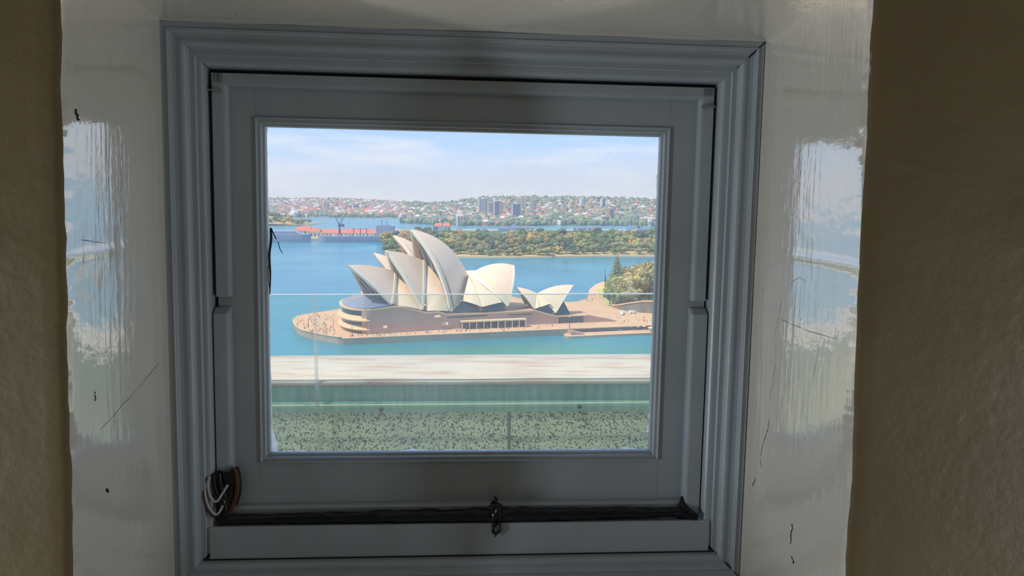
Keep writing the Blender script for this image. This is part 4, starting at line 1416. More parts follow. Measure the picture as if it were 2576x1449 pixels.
for dy, step, h0, h1, jit in ((14, 21, 9, 13, 6), (42, 20, 12, 17, 9), (78, 21, 14, 20, 12), (120, 21, 17, 23, 14), (165, 21, 17, 25, 16)):
    u = 974 + rp.uniform(0, 10)
    while u < 1705:
        if dy == 14 and (1320 < u < 1332 or 1425 < u < 1440 or 1545 < u < 1600 and rp.random() < .4):
            u += 10
            continue
        nm = rp.choice(['olive', 'olive', 'deep', 'mid', 'deep', 'rust' if dy > 60 else 'mid', 'olive', 'gold' if rp.random() < .3 else 'deep'])
        p = pen_point(u, dy + rp.uniform(-jit, jit))
        h = rp.uniform(h0, h1)
        tree('point_tree', p, h * 1.1, h * rp.uniform(1.2, 1.75), 'round' if rp.random() < .82 else 'tall', nm, plab(nm, u, dy), 'trees on the wooded point across the cove')
        u += step * rp.uniform(0.75, 1.25)
for u, dy, h in ((1238, 22, 23), (1424, 20, 24), (1492, 45, 22)):
    tree('point_conifer', pen_point(u, dy), h, h * 0.85, 'tall', 'deep', {1238: 'dark conifer on the wooded point above the tallest roof shell', 1424: 'slim dark conifer midway along the wooded point', 1492: 'dark conifer toward the far end of the wooded point'}[u], None)

# ================================================================== NAVAL WHARF ACROSS THE HARBOUR
M['navy'] = mat('blue_grey_hull_paint', (156, 166, 188), rough=0.6, col2=(146, 157, 180), vscale=0.05)
M['navy_dark'] = mat('slate_blue_steel', (78, 96, 132), rough=0.6)
M['navy_light'] = mat('light_grey_blue_steel', (166, 180, 200), rough=0.6)
M['red_roof'] = mat('terracotta_roof', (224, 130, 108), rough=0.8, col2=(210, 118, 98), vscale=0.2)
M['cream'] = mat('cream_render', (236, 214, 178), rough=0.8)
M['white_b'] = mat('white_render', (238, 234, 228), rough=0.8)
M['pink_b'] = mat('pink_brick', (206, 160, 140), rough=0.8)
M['tan_b'] = mat('tan_brick', (214, 182, 150), rough=0.8)
M['grey_b'] = mat('grey_concrete', (176, 180, 188), rough=0.8)
M['blue_b'] = mat('blue_curtain_wall', (96, 122, 172), rough=0.4)
M['window_b'] = mat('far_window_band', (110, 124, 148), rough=0.3)
M['roof_grey'] = mat('grey_slate_roof', (140, 134, 138), rough=0.8)
M['roof_brown'] = mat('brown_tile_roof', (178, 124, 106), rough=0.8)
M['roof_pale'] = mat('pale_metal_roof', (214, 208, 204), rough=0.7)
M['concrete'] = mat('wharf_concrete', (206, 188, 166), rough=0.85)
M['yacht'] = mat('white_yacht_paint', (246, 246, 244), rough=0.4)


def pix_frame(u0, u1, vbase, z=0.0):
    a, b_ = at_z(u0, vbase, z), at_z(u1, vbase, z)
    return a, (b_ - a).length, F_PX / ((a.y + b_.y) / 2)


def hull_mb(Lh, B, D, bow=0.12, stern=0.02, flare=0.12):
    st_ = []
    for k in range(21):
        f = k / 20
        w = B / 2
        if f > 1 - bow: w *= max(0.04, 1 - ((f - 1 + bow) / bow) ** 2)
        if f < stern: w *= 0.85
        st_.append((f * Lh, w))
    rows_ = []
    for x, w in st_:
        sheer = D * (1 + 0.10 * max(0, (x / Lh - 0.75) / 0.25) ** 2)
        ov = flare * Lh * 0.12 * max(0, (x / Lh - 0.85) / 0.15)
        rows_.append([(x, -w * .8, -2), (x + ov * .4, -w * .92, D * .4), (x + ov, -w, sheer), (x + ov, w, sheer), (x + ov * .4, w * .92, D * .4), (x, w * .8, -2)])
    mb = MB().grid(rows_, 0)
    mb.f += [tuple(range(6))[::-1], tuple(range(120, 126))]
    mb.i += [0, 0]
    return mb


# wharf and long red-roofed store behind the ships
wa, wl, wpx = pix_frame(640, 1010, 604.5)
wh = empty('wharf', wa); tag(wh, 'low concrete naval wharf with ships alongside', kind='structure')
MB().box(0, wl, 22, 210, -2, 3.4).build('deck', [M['concrete']], wh)
wa2, wl2, wpx2 = pix_frame(985, 1720, 583)
wh2 = empty('wharf', wa2); tag(wh2, 'long concrete wharf seen above the wooded point', kind='structure')
MB().box(0, wl2, 0, 60, -2, 4.0).build('deck', [M['concrete']], wh2)


def gable(Lg, W, H_, R_, name='store_building', nwin=0, walls='cream', roof='red_roof'):
    o = empty(name)
    MB().box(0, Lg, 0, W, 0, H_).build('walls', [M[walls]], o)
    MB().add([(-.6, -.8, H_), (Lg + .6, -.8, H_), (Lg + .6, W + .8, H_), (-.6, W + .8, H_), (W * .25, W / 2, H_ + R_), (Lg - W * .25, W / 2, H_ + R_)],
             [(0, 1, 5, 4), (2, 3, 4, 5), (1, 2, 5), (3, 0, 4), (3, 2, 1, 0)]).build('roof', [M[roof]], o)
    for k in range(nwin):
        x = Lg * (k + .5) / nwin
        MB().box(x - Lg / nwin * .28, x + Lg / nwin * .28, -.25, .1, H_ * .25, H_ * .75).build('window', [M['window_b']], o)
    return o


def place_px(o, u, v_, z=3.4, rz=0.0):
    o.location = at_z(u, v_, z)
    o.rotation_euler.z = rz
    return o


g1 = gable(150, 26, 9, 8, nwin=18); tag(place_px(g1, 790, 596), 'long red-roofed store on the naval wharf behind the grey supply ship', 'building')
g2 = gable(24, 18, 13, 8, 'gate_house', 3); tag(place_px(g2, 779, 598), 'cream red-roofed gatehouse in the gap between the two grey ships', 'building')
g3 = gable(38, 22, 9, 9, 'barracks', 4); tag(place_px(g3, 741, 590, 10), 'red-roofed barracks above the stern of the leftmost grey ship', 'building')
g4 = gable(46, 22, 12, 8, 'barracks', 6); tag(place_px(g4, 1090, 580, 4), 'red-roofed barracks just right of the tallest roof shell tip', 'building')
g5 = gable(95, 22, 7, 3, 'wharf_shed', 8, 'white_b', 'roof_grey'); tag(place_px(g5, 1257, 579.5, 4), 'long pale shed on the wharf above the wooded point', 'building')
g6 = gable(80, 22, 7, 3, 'wharf_shed', 6, 'white_b', 'roof_grey'); tag(place_px(g6, 1440, 579.5, 4), 'white shed on the wharf before the marina', 'building')
g7 = gable(60, 20, 7, 4, 'wharf_shed', 6, 'cream', 'roof_brown'); tag(place_px(g7, 995, 591, 4), 'cream brown-roofed shed behind the tallest roof shell', 'building')

# leftmost ship: tall slab-sided transport
a, Ls, px = pix_frame(650, 781, 608)
s1 = empty('transport_ship', (a.x - 40, a.y, 0)); tag(s1, 'slab-sided blue-grey transport ship moored at the far left', 'ship')
Ls = Ls + 40
h1 = hull_mb(Ls, 26, 15, bow=0.08).build('hull', [M['navy']], s1)
MB().box(0, Ls * .80, -11.5, 11.5, 15, 21.5).build('upper_hull', [M['navy']], s1)
MB().box(-1, Ls * .78, -12, 12, 21.5, 22.3).build('flight_deck', [M['navy_light']], s1)
MB().add([(Ls * .80, -11, 15), (Ls * .92, -9, 15), (Ls * .80, -11, 21.5), (Ls * .80, 11, 15), (Ls * .92, 9, 15), (Ls * .80, 11, 21.5)], [(0, 1, 2), (5, 4, 3), (1, 4, 5, 2), (0, 3, 4, 1)]).build('ramp_block', [M['navy']], s1)
MB().box(20, 52, -4, 6, 22, 32).build('island', [M['navy_light']], s1)
MB().tube([(38, 0, 32), (38, 0, 52)], [.8, .3], 6).build('mast', [M['navy_dark']], s1)
# supply ship
a, Ls, px = pix_frame(803, 993, 608)
s2 = empty('supply_ship', (a.x, a.y, 0)); tag(s2, 'long blue-grey supply ship with a tall stern block, moored in front of red-roofed stores', 'ship')
hull = hull_mb(Ls, 24, 12, bow=0.1)
hull.v = [(Ls - x, y, z) for x, y, z in hull.v]; hull.f = [f[::-1] for f in hull.f]
hull.build('hull', [M['navy']], s2)
MB().box(Ls * .77, Ls * .995, -11, 11, 12, 33).box(Ls * .79, Ls * .93, -9, 9, 33, 35).build('stern_block', [M['navy']], s2)
for f_, h_ in ((.835, 47), (.90, 44)):
    MB().tube([(Ls * f_, 0, 33), (Ls * f_, 0, h_)], [.8, .25], 6).bar((Ls * f_ - 3, 0, h_ - 4), (Ls * f_ + 3, 0, h_ - 4), .6).build('mast', [M['navy_dark']], s2)
for k in range(9):
    MB().box(Ls * (.12 + k * .07), Ls * (.12 + k * .07) + 3.2, -3, 3, 12, 14 + (k % 3)).build('deck_gear', [M['white_b'] if k % 2 else M['navy_light']], s2)
for f_ in (.46, .55, .63):
    MB().bar((Ls * f_, 0, 12), (Ls * f_, 0, 27), 1.4).bar((Ls * f_ - 5, 0, 26.5), (Ls * f_ + 5, 0, 26.5), 1.0).build('transfer_post', [M['navy_dark']], s2)
# harbour crane behind it
a = at_z(855, 597, 3.4)
cr_ = empty('harbour_crane', a); tag(cr_, 'dark blue harbour crane standing over the grey supply ship', 'crane')
MB().box(-2, 2, -2, 2, 0, 18).bar((0, 0, 18), (0, 0, 32), 3.0).build('tower', [M['navy_dark']], cr_)
MB().box(-3, 9, -3, 3, 24, 29).build('cab', [M['navy_dark']], cr_)
MB().bar((-1, 0, 30), (-10, 0, 48), 1.1).bar((-1, 1, 27), (-10, 0, 48), .7).build('jib', [M['navy_dark']], cr_)
MB().bar((4, 0, 29), (8, 0, 44), 1.5).bar((8, 0, 44), (-1, 0, 33), .6).bar((10, 0, 20), (10, 0, 30), 1.0).build('back_mast', [M['navy_dark']], cr_)


def frigate(u0, u1, vb, label, flip=False, hz=9):
    a_, L0, px_ = pix_frame(u0, u1, vb)
    o = empty('frigate', (a_.x, a_.y, 0)); tag(o, label, 'ship')
    hm = hull_mb(L0, L0 * .13, hz, bow=.25)
    if flip:
        hm.v = [(L0 - x, y, z) for x, y, z in hm.v]; hm.f = [f[::-1] for f in hm.f]
    hm.build('hull', [M['navy']], o)
    g = lambda f_: (1 - f_) * L0 if flip else f_ * L0
    def bx(f0, f1, z0, z1, w, nme, m='navy_light'):
        x0, x1 = sorted((g(f0), g(f1)))
        MB().box(x0, x1, -w, w, z0, z1).build(nme, [M[m]], o)
    bx(.18, .46, hz, hz + 6, L0 * .05, 'hangar'); bx(.50, .72, hz, hz + 9, L0 * .05, 'bridge'); bx(.55, .66, hz + 9, hz + 13, L0 * .035, 'bridge_top')
    bx(.40, .46, hz + 6, hz + 12, 2.5, 'funnel', 'navy_dark'); bx(.80, .84, hz, hz + 3, 2, 'gun_mount')
    for f_, h_ in ((.60, 32), (.36, 24)):
        MB().tube([(g(f_), 0, hz), (g(f_), 0, hz + h_)], [1.6, .3], 6).bar((g(f_) - 4, 0, hz + h_ * .7), (g(f_) + 4, 0, hz + h_ * .7), .7).build('mast', [M['navy_dark']], o)
    return o


frigate(1058, 1150, 594, 'grey frigate with lattice masts just right of the tallest roof shell')
frigate(1545, 1652, 588.5, 'grey warship with stacked superstructure at the right end of the wharf', True)
frigate(1252, 1320, 583.5, 'small grey patrol ship lying above the middle of the wooded point')
a, Ls, px = pix_frame(1575, 1720, 604)
s5 = empty('dock_barge', (a.x, a.y + 60, 0)); tag(s5, 'dark blue low hull half hidden behind the wooded point at the right', 'ship')
hull_mb(Ls, 18, 9).build('hull', [M['navy_dark']], s5); MB().box(0, Ls, -9.3, 9.3, 9, 9.8).build('deck', [M['navy_light']], s5)

# wooded knoll at the far left behind the transport ship
rows = []
kc = at_z(700, 566, 0)
for i in range(13):
    r = []
    for k in range(9):
        x = -190 + 300 * i / 12; y = -40 + 260 * k / 8
        z = 30 * math.exp(-((x + 60) / 90) ** 2 - ((y - 60) / 80) ** 2) - 1.0
        r.append((kc.x + x, kc.y + y, z + 1.5))
    rows.append(r)
kn = MB().grid(rows, 0, flip=True).build('wooded_knoll', [M['earth']], smooth=True); tag(kn, 'small wooded knoll behind the leftmost grey ship', kind='structure')
for k in range(34):
    x, y = rp.uniform(-170, 85), rp.uniform(-30, 150)
    z = 30 * math.exp(-((x + 60) / 90) ** 2 - ((y - 60) / 80) ** 2)
    nm = rp.choice(['olive', 'mid', 'deep', 'gold'])
    tree('knoll_tree', (kc.x + x, kc.y + y, z), rp.uniform(15, 22), rp.uniform(20, 30), 'round', nm, {'olive': 'olive tree', 'mid': 'green tree', 'deep': 'dark tree', 'gold': 'pale yellowish tree'}[nm] + ' on the knoll behind the leftmost grey ship, ' + ('near its top' if z > 10 else 'at its foot') + (', left side' if x < -60 else ', right side'), 'trees on the wooded knoll')

# ================================================================== FAR SHORE: hills, towers, houses
SHORE = [(560, 548), (660, 547), (760, 546), (900, 547), (1008, 547), (1012, 560), (1060, 563), (1150, 567), (1300, 568), (1420, 566), (1560, 567), (1700, 570), (1800, 570)]
SKY_ = [(560, 499), (660, 498), (800, 497), (900, 500), (960, 503), (1050, 510), (1100, 512), (1150, 508), (1195, 501), (1250, 497), (1320, 497), (1450, 497), (1550, 500), (1650, 504), (1800, 505)]


def far_pt(u, w):
    vs, vk = interp(SHORE, u), interp(SKY_, u) + 4.0
    y0 = at_z(u, vs, 0.3).y
    y1 = y0 + (2300 if u < 1010 else 1500 + 0.8 * max(0, 1200 - u))
    v_ = vs + (vk - vs) * (w ** 0.85)
    return at_y(u, v_, lerp(y0, y1, w))


us = [100 + 16 * i for i in range(120)]
rows = []
for u in us:
    rows.append([far_pt(u, 0) + V((0, -2, -2))] + [far_pt(u, w / 10) for w in range(11)] + [far_pt(u, 1) + V((0, 900, -60))])
M['far_green'] = mat('hill_scrub', (110, 124, 104), rough=0.9, col2=(140, 140, 120), vscale=0.012)
hl = MB().grid(rows, 0, flip=True).build('far_hills', [M['far_green']], smooth=True)
tag(hl, 'far shore hills crowded with houses and trees', kind='structure')

rh = random.Random(77)
WALLS = ['white_b', 'cream', 'tan_b', 'pink_b', 'grey_b', 'white_b', 'cream']
ROOFS = ['red_roof', 'roof_brown', 'roof_grey', 'roof_pale', 'roof_grey', 'roof_pale', 'roof_brown']


def house_geo(L0, W0, H0, R0):
    v = [(-L0 / 2, -W0 / 2, -3), (L0 / 2, -W0 / 2, -3), (L0 / 2, W0 / 2, -3), (-L0 / 2, W0 / 2, -3), (-L0 / 2, -W0 / 2, H0), (L0 / 2, -W0 / 2, H0), (L0 / 2, W0 / 2, H0), (-L0 / 2, W0 / 2, H0),
         (-L0 * .22, 0, H0 + R0), (L0 * .22, 0, H0 + R0)]
    f = [(0, 1, 5, 4), (1, 2, 6, 5), (2, 3, 7, 6), (3, 0, 4, 7), (4, 5, 9, 8), (5, 6, 9), (6, 7, 8, 9), (7, 4, 8)]
    return v, f, [0, 0, 0, 0, 1, 1, 1, 1]


HOUSE = {}
ADJ = {'white_b': 'white', 'cream': 'cream', 'tan_b': 'tan', 'pink_b': 'pink brick', 'grey_b': 'grey', 'red_roof': 'red', 'roof_brown': 'brown', 'roof_grey': 'grey', 'roof_pale': 'pale'}


def house(p, sc_, wl_, rf, flat, where):
    key = (wl_, rf, flat)
    if key not in HOUSE:
        v, f, mi = house_geo(1.0, 0.8, 0.62 if flat else 0.42, 0.04 if flat else 0.26)
        v = [(x, y, max(z, -0.25)) for x, y, z in v]
        HOUSE[key] = new_mesh('house', v, f, [M[wl_], M[rf]], mi)
    o = put('house', HOUSE[key], None, p, (0, 0, rh.uniform(-.7, .7)), (sc_, sc_, sc_ * rh.uniform(.8, 1.3)))
    return tag(o, '%s %s-roofed %shouse %s' % (ADJ[wl_], ADJ[rf], 'flat ' if flat else '', where), 'house', 'houses on the far shore hills')


cnt = 0
stuff = MB()
smats = [M[k] for k in ('white_b', 'cream', 'tan_b', 'pink_b', 'grey_b', 'red_roof', 'roof_brown', 'roof_grey', 'roof_pale')]
sidx = {k: i for i, k in enumerate(('white_b', 'cream', 'tan_b', 'pink_b', 'grey_b', 'red_roof', 'roof_brown', 'roof_grey', 'roof_pale'))}
for k in range(300):
    u = rh.uniform(648, 1690)
    w = rh.random() ** 1.25 * 0.6 + 0.01
    p = far_pt(u, w)
    house(p, rh.uniform(15, 30) * (1.0 if u > 1010 else 1.25), rh.choice(WALLS), rh.choice(ROOFS), rh.random() < .3,
          ('near the far waterline ' if w < .2 else 'low on the far hill ' if w < .4 else 'high on the far hill ') + ('left of the crane' if u < 850 else 'right of the crane' if u < 1010 else 'left of the tower cluster' if u < 1200 else 'around the tower cluster' if u < 1340 else 'right of the tower cluster' if u < 1480 else 'by the pane edge'))
for k in range(3300):
    u = rh.uniform(240, 1960)
    w = rh.uniform(0.12, 1.0)
    p = far_pt(u, w)
    sc_ = rh.uniform(12, 24) * (1.0 if u > 1010 else 1.25)
    v, f, mi = house_geo(1.0, 0.8, 0.45, 0.25)
    R_ = Matrix.Rotation(rh.uniform(-.7, .7), 3, 'Z')
    v = [p + R_ @ V((x * sc_, y * sc_, max(z, -.3) * sc_)) for x, y, z in v]
    wi, ri = sidx[rh.choice(WALLS)], sidx[rh.choice(ROOFS)]
    n0 = len(stuff.v)
    stuff.add(v, f)
    stuff.i[-8:] = [wi] * 4 + [ri] * 4
so = stuff.build('distant_houses', smats)
tag(so, 'dense spread of small pale and red-roofed houses over the far hills', 'houses', kind='stuff')
# tree cover between the houses
rk = random.Random(3)
tv, tf, ti = [], [], []
ICO = [V(p).normalized() for p in ((0, 0, 1), (.894, 0, .447), (.276, .851, .447), (-.724, .526, .447), (-.724, -.526, .447), (.276, -.851, .447),
                                   (.724, .526, -.447), (-.276, .851, -.447), (-.894, 0, -.447), (-.276, -.851, -.447), (.724, -.526, -.447), (0, 0, -1))]
ICF = [(0, 1, 2), (0, 2, 3), (0, 3, 4), (0, 4, 5), (0, 5, 1), (1, 6, 2), (2, 7, 3), (3, 8, 4), (4, 9, 5), (5, 10, 1), (6, 7, 2), (7, 8, 3), (8, 9, 4), (9, 10, 5), (10, 6, 1), (11, 7, 6), (11, 8, 7), (11, 9, 8), (11, 10, 9), (11, 6, 10)]
for k in range(5400):
    u = rk.uniform(240, 1960)
    w = rk.random() if k % 5 else rk.uniform(0.94, 1.02)
    if k % 9 == 0: w = rk.uniform(0, 0.06)
    p = far_pt(u, min(w, 1.0))
    big = 1.0 if u > 1010 else 0.85
    r_ = rk.uniform(6, 14) * big
    hz = r_ * rk.uniform(.8, 1.3)
    n0 = len(tv)
    for q in ICO:
        j = rk.uniform(.75, 1.2)
        tv.append(p + V((q.x * r_ * j, q.y * r_ * j, q.z * hz * j + hz * .55)))
    tf += [tuple(n0 + i for i in t_) for t_ in ICF]
    ti += [rk.choice((0, 0, 1, 2))] * 20
FARL = [mat('far_tree_a', (124, 142, 118), rough=.9), mat('far_tree_b', (146, 156, 116), rough=.9), mat('far_tree_c', (106, 126, 120), rough=.9)]
me = new_mesh('distant_trees', tv, tf, FARL, ti)
tag(put('distant_trees', me), 'blanket of green treetops between the far shore houses', 'trees', kind='stuff')


def tower(u0, u1, vt, vb, front, side, label, fins=0, w_=0.25, cap=True):
    um = (u0 + u1) / 2
    # stand it on the hillside
    best = min((abs(F_PX * 0 + (CY - 0) * 0 + ((lambda p: (CY - F_PX * ((p - CAM).dot(V((0, math.sin(PITCH), math.cos(PITCH)))) / (p - CAM).dot(V((0, math.cos(PITCH), -math.sin(PITCH)))))) - vb)(far_pt(um, w / 40)))), w / 40) for w in range(41))[1]
    p = far_pt(um, best)
    W_ = (u1 - u0) / F_PX * p.y
    top = at_y(um, vt, p.y).z
    Hh = top - p.z
    o = empty('tower_block', (p.x, p.y, p.z))
    tag(o, label, 'tower')
    D_ = W_ * 0.8
    MB().box(-W_ / 2, W_ / 2, 0, D_, -8, Hh).build('body', [M[front]], o)
    # left pier, mostly paler, paints in the sunlit side; slim fins
    MB().box(-W_ / 2 - W_ * .02, -W_ / 2 + W_ * w_, -0.8, D_, -8, Hh + 0.5).build('lit_flank', [M[side]], o)
    for k in range(fins):
        x = -W_ / 2 + W_ * (w_ + (1 - w_) * (k + 1) / (fins + 1))
        MB().box(x - .9, x + .9, -1.2, 0.5, -8, Hh + 1).build('fin', [M['white_b']], o)
    nfl = max(3, int(Hh / 6.5))
    wb_ = MB()
    for k in range(nfl):
        z = Hh * (k + .35) / nfl
        wb_.box(-W_ / 2 + W_ * w_ + .5, W_ / 2 - .5, -0.35, 0.3, z, z + Hh / nfl * .42)
    tag(wb_.build('window_bands', [M['window_b']], o), kind='stuff')
    if cap:
        MB().box(-W_ * .22, W_ * .2, D_ * .25, D_ * .75, Hh, Hh + 5).build('plant_room', [M[side]], o)
    return o


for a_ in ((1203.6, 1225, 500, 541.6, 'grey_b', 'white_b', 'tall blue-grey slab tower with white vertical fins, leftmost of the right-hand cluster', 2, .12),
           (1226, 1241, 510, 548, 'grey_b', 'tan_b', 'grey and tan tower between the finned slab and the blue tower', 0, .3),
           (1242, 1257, 506, 549, 'blue_b', 'white_b', 'slim blue tower, edge white for sunlight, in the far cluster', 0, .15),
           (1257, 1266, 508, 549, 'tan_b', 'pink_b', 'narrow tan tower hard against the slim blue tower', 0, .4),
           (1288, 1308.5, 513, 549, 'blue_b', 'white_b', 'dark blue square-topped tower, left edge white for sunlight, standing alone', 0, .1),
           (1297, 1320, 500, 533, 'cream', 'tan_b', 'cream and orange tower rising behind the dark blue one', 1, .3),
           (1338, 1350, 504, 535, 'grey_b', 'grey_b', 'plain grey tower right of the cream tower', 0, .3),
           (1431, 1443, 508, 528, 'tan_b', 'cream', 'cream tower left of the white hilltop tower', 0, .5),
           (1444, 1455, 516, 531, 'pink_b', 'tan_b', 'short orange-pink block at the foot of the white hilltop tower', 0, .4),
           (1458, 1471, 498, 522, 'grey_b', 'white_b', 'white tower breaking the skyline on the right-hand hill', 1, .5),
           (1511, 1522.5, 500, 528.5, 'blue_b', 'white_b', 'blue tower, left side white for sunlight, on the right-hand hill', 0, .4),
           (1527.5, 1543.7, 527, 552, 'blue_b', 'pink_b', 'pinkish brown tower below the white-sided blue one', 0, .45),
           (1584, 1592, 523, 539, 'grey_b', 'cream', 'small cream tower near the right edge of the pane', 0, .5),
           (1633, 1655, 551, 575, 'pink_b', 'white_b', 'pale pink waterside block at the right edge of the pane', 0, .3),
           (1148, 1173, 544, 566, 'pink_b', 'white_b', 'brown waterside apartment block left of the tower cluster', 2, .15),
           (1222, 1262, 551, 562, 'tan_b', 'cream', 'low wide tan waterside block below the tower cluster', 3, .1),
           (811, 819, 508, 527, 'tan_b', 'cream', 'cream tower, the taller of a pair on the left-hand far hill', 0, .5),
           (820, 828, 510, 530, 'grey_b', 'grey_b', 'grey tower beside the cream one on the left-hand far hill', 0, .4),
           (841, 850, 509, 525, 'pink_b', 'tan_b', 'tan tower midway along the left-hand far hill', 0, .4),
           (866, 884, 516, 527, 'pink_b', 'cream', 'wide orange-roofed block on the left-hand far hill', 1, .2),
           (886, 901, 514, 528, 'blue_b', 'white_b', 'blue block, side white for sunlight, right of the orange-roofed one on the left-hand far hill', 1, .25),
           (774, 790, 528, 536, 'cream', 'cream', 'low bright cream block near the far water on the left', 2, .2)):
    tower(*a_)


def yacht(u, v_, h, label, sail=True):
    p = at_z(u, v_, 0)
    o = empty('sailing_boat', p, rh.uniform(-.5, .5)); tag(o, label, 'boat', 'sailing boats off the far shore')
    Lb = h * .75
    hm = hull_mb(Lb, Lb * .28, Lb * .09, bow=.5)
    hm.build('hull', [M['yacht']], o)
    MB().tube([(Lb * .5, 0, 0), (Lb * .5, 0, h)], Lb * .012 + .06, 5).build('mast', [M['grey_b']], o)
    if sail:
        MB().add([(Lb * .48, 0, Lb * .15), (Lb * .02, .3, Lb * .15), (Lb * .48, 0, h * .97), (Lb * .48, .15, Lb * .15), (Lb * .02, .45, Lb * .15), (Lb * .48, .15, h * .97)], [(0, 1, 2), (5, 4, 3), (0, 3, 4, 1), (1, 4, 5, 2), (2, 5, 3, 0)]).build('sail', [M['yacht']], o)


yacht(868.5, 560.5, 14, 'white-sailed boat on the far water right of the harbour crane')
ORD = ['first', 'second', 'third', 'fourth', 'fifth', 'sixth', 'seventh', 'eighth', 'ninth', 'tenth', 'eleventh', 'twelfth', 'thirteenth', 'fourteenth', 'fifteenth', 'sixteenth']
for k in range(9):
    yacht(915 + k * 11 + rh.uniform(-4, 4), 549 + rh.uniform(0, 2), 10, ORD[k] + ' small moored boat from the left along the far shore, left of the roof shells', False)
for k in range(16):
    yacht(1428 + k * 9.2 + rh.uniform(-3, 3), 570.5 + rh.uniform(0, 5), 13, ORD[k] + ' moored yacht with bare mast from the left in the marina', False)
for k in range(8):
    yacht(1070 + k * 17 + rh.uniform(-5, 5), 570 + rh.uniform(0, 2), 10, ORD[k] + ' small moored boat from the left below the far tower cluster', False)

# ================================================================== PEOPLE, VEHICLES, POSTS, PARASOLS
SKIN = mat('skin', (214, 168, 140), rough=.7)
CLOTH = [mat('cloth_' + n_, c_, rough=.85) for n_, c_ in (('white', (236, 234, 230)), ('navy', (52, 60, 88)), ('red', (176, 70, 62)), ('black', (44, 42, 44)), ('blue', (104, 136, 178)), ('sand', (198, 172, 140)))]
HAIR = mat('dark_hair', (52, 40, 34), rough=.8)


def body_mesh(stride, arm):
    me_ = bpy.data.meshes.new('body')
    vs = [(0, 0, .95), (0, 0, 1.2), (0, 0, 1.42), (0, 0, 1.52), (0, -.02, 1.66),
          (-.10, 0, .88), (-.11, -stride * .5, .48), (-.11, -stride, .06), (-.11, -stride - .14, .04), (.10, 0, .88), (.11, stride * .35, .48), (.11, stride, .08), (.11, stride - .12, .04),
          (-.20, 0, 1.40), (-.25, arm * .3, 1.14), (-.24, arm * .3 - .12, .9), (.20, 0, 1.40), (.25, -arm * .3, 1.14), (.24, -arm * .3 - .12, .9)]
    es = [(0, 1), (1, 2), (2, 3), (3, 4), (0, 5), (5, 6), (6, 7), (7, 8), (0, 9), (9, 10), (10, 11), (11, 12), (2, 13), (13, 14), (14, 15), (2, 16), (16, 17), (17, 18)]
    rs = [.15, .14, .15, .06, .11, .10, .07, .05, .04, .10, .07, .05, .04, .07, .05, .035, .07, .05, .035]
    me_.from_pydata(vs, es, [])
    o = bpy.data.objects.new('tmp', me_); COL.objects.link(o)
    md = o.modifiers.new('skin', 'SKIN')
    bm_ = bmesh.new(); bm_.from_mesh(me_)
    lay = bm_.verts.layers.skin.verify()
    bm_.verts.ensure_lookup_table()
    for i, r_ in enumerate(rs):
        bm_.verts[i][lay].radius = (r_, r_ * (.75 if i in (0, 1, 2) else 1)); bm_.verts[i][lay].use_root = (i == 0)
    bm_.to_mesh(me_); bm_.free()
    ss_ = o.modifiers.new('sub', 'SUBSURF'); ss_.levels = 1; ss_.render_levels = 1
    dg = bpy.context.evaluated_depsgraph_get()
    res = bpy.data.meshes.new_from_object(o.evaluated_get(dg))
    bpy.data.objects.remove(o)
    return res


BODIES = [body_mesh(0.02, .1), body_mesh(.26, .5)]
PEOPLE = []
for b_ in BODIES:
    for top, leg in ((0, 1), (1, 5), (2, 3), (3, 1), (4, 5), (0, 3), (5, 1), (3, 3)):
        m_ = b_.copy()
        m_.materials.clear()
        for q in (SKIN, CLOTH[top], CLOTH[leg], HAIR): m_.materials.append(q)
        for p_ in m_.polygons:
            c = p_.center
            p_.material_index = 3 if (c.z > 1.70 or (c.z > 1.6 and c.y > 0.02)) else 0 if c.z > 1.47 or (abs(c.x) > .2 and c.z < 1.05) else 1 if c.z > .93 else 2
            p_.use_smooth = True
        m_['who'] = '%s top and %s legs' % (('white', 'navy', 'red', 'black', 'blue', 'sand')[top], ('white', 'navy', 'red', 'black', 'blue', 'sand')[leg])
        PEOPLE.append(m_)
rq = random.Random(41)


def person(u, v_, z, where, spot=''):
    m_ = rq.choice(PEOPLE)
    o = put('person', m_, None, at_z(u, v_, z), (0, 0, rq.uniform(0, 6.28)), (1, 1, rq.uniform(.94, 1.06)))
    tag(o, ('small figure in %s on %s %s' % (m_['who'], where, spot)).strip(), 'person', 'people on ' + where)


cnt = 0
while cnt < 105:
    u, v_ = rq.uniform(746, 856), rq.uniform(792, 846)
    p = at_z(u, v_, 4)
    d_ = Matrix.Rotation(-OA, 3, 'Z') @ (p - OP)
    if ((d_.x - 0) / 31) ** 2 + ((d_.y - 66) / 60) ** 2 < 0.94 and d_.x < -4 - 0 * d_.y:
        person(u, v_, 4.0, 'the rounded promenade end', 'near the water' if v_ > 825 else 'by the tiers' if u > 815 else 'midway'); cnt += 1
for k in range(80):
    u = rq.uniform(866, 1415)
    f_ = rq.random()
    v0, v1 = lerp(851, 827.5, (u - 862) / 558), lerp(843, 814, (u - 932) / 468)
    person(u, lerp(v0, v1, 0.12 + .7 * f_), 4.0, 'the near promenade', 'below the tiers' if u < 960 else 'below the tall shells' if u < 1150 else 'before the canopy' if u < 1330 else 'near the concourse steps')
for k in range(44):
    u_ = rq.uniform(1440, 1650); person(u_, rq.uniform(800, 815), 4.0, 'the open forecourt', 'by the steps' if u_ < 1510 else 'midway' if u_ < 1580 else 'by the pane edge')
for k in range(26):
    u_ = rq.uniform(1455, 1650); person(u_, rq.uniform(829, 836), 1.4, 'the lower concourse', 'near its stairs' if u_ < 1520 else 'midway' if u_ < 1590 else 'by the large parasol')
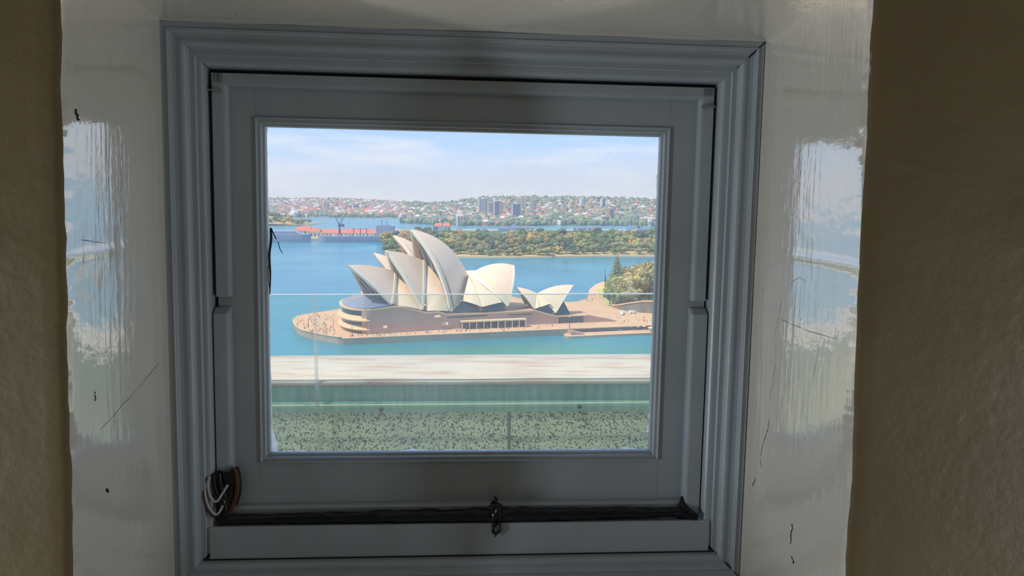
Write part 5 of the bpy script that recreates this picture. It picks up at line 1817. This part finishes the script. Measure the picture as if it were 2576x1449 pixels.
for k in range(22):
    d_ = rq.random()
    person(lerp(1470, 1520, d_) + rq.uniform(-6, 10), lerp(758, 742, d_) + rq.uniform(-5, 8), 4.0, 'the far waterside path')


def van(u, v_, rz, label):
    o = empty('van', at_z(u, v_, 4.0), rz); tag(o, label, 'van')
    rows_ = []
    for y_ in (-1.0, 1.0):
        rows_.append([(-2.7, y_, .45), (-2.7, y_, 1.5), (-2.55, y_ * .92, 2.3), (1.2, y_ * .92, 2.3), (1.9, y_ * .95, 1.45), (2.75, y_, 1.15), (2.8, y_, .45), (-2.7, y_, .45)])
    mb_ = MB().grid(rows_, 0)
    mb_.f += [tuple(range(7)), tuple(range(8, 15))[::-1]]; mb_.i += [0, 0]
    mb_.build('body', [M['yacht']], o)
    MB().add([(1.25, -.85, 2.2), (1.25, .85, 2.2), (1.92, .88, 1.5), (1.92, -.88, 1.5)], [(0, 1, 2, 3)]).build('windscreen', [M['dark_glass']], o)
    for x_, y_ in ((-1.8, -1), (-1.8, 1), (1.8, -1), (1.8, 1)):
        MB().tube([(x_, y_ - .12, .4), (x_, y_ + .12, .4)], .4, 12).build('wheel', [M['bolt']], o)


van(1566, 791.5, 1.1, 'white van parked on the forecourt nearer the building')
van(1592, 788.5, 0.3, 'white van parked against the retaining wall')


def lamp_post(u, v_, hpx, z, label):
    p = at_z(u, v_, z)
    h = hpx / (F_PX / p.y)
    o = empty('lamp_post', p); tag(o, label, 'lamp post', 'posts on the promenade')
    MB().tube([(0, 0, 0), (0, 0, h)], [.22, .12], 8).build('pole', [M['bolt']], o)
    MB().tube([(0, 0, h - .5), (0, 0, h), (0, 0, h + .4)], [.2, .42, .1], 8).build('lantern', [M['white_post']], o)


for a_ in ((1433, 832, 36, 4, 'dark lamp post at the head of the concourse steps'), (1268, 833, 30, 4, 'dark lamp post in front of the canopy'), (776, 822, 22, 4, 'dark post on the rounded end of the promenade'),
           (886, 846, 28, 4, 'dark post by the corner of the sea wall'), (1143, 826, 13, 4, 'short dark post left of the canopy')):
    lamp_post(*a_)


def parasol(u, v_, z, s_, label):
    o = empty('parasol', at_z(u, v_, z)); tag(o, label, 'parasol', 'parasols on the concourse')
    MB().tube([(0, 0, 0), (0, 0, 2.7)], .06, 6).build('pole', [M['bolt']], o)
    n_ = 8
    vv = [(0, 0, 2.2 + s_ * .35)] + [(s_ * math.cos(6.283 * k / n_), s_ * math.sin(6.283 * k / n_), 2.15) for k in range(n_)] + [(0, 0, 2.1 + s_ * .3)]
    MB().add(vv, [(0, k + 1, (k + 1) % n_ + 1) for k in range(n_)] + [(n_ + 1, (k + 1) % n_ + 1, k + 1) for k in range(n_)]).build('canopy', [M['cream']], o)


parasol(1641, 833, 1.4, 3.4, 'large cream parasol at the right end of the lower concourse')
for k in range(9):
    parasol(1470 + k * 19 + rq.uniform(-3, 3), 832.5 - k * .4, 1.4, 1.5, ORD[k] + ' small cream parasol along from the concourse stairs')

# ================================================================== summer haze over the harbour
hz = bpy.data.materials.new('harbour_haze')
hz.use_nodes = True
t = hz.node_tree
t.nodes.clear()
o_ = t.nodes.new('ShaderNodeOutputMaterial')
sv = t.nodes.new('ShaderNodeVolumeScatter')
sv.inputs['Color'].default_value = (0.93, 0.95, 1.0, 1)
sv.inputs['Density'].default_value = 0.00009
sv.inputs['Anisotropy'].default_value = 0.2
t.links.new(sv.outputs[0], o_.inputs['Volume'])
ho = MB().box(-6000, 6000, 60, 8000, 0.5, 320).build('haze', [hz])
tag(ho, 'thin summer haze over the harbour', 'haze', kind='stuff')
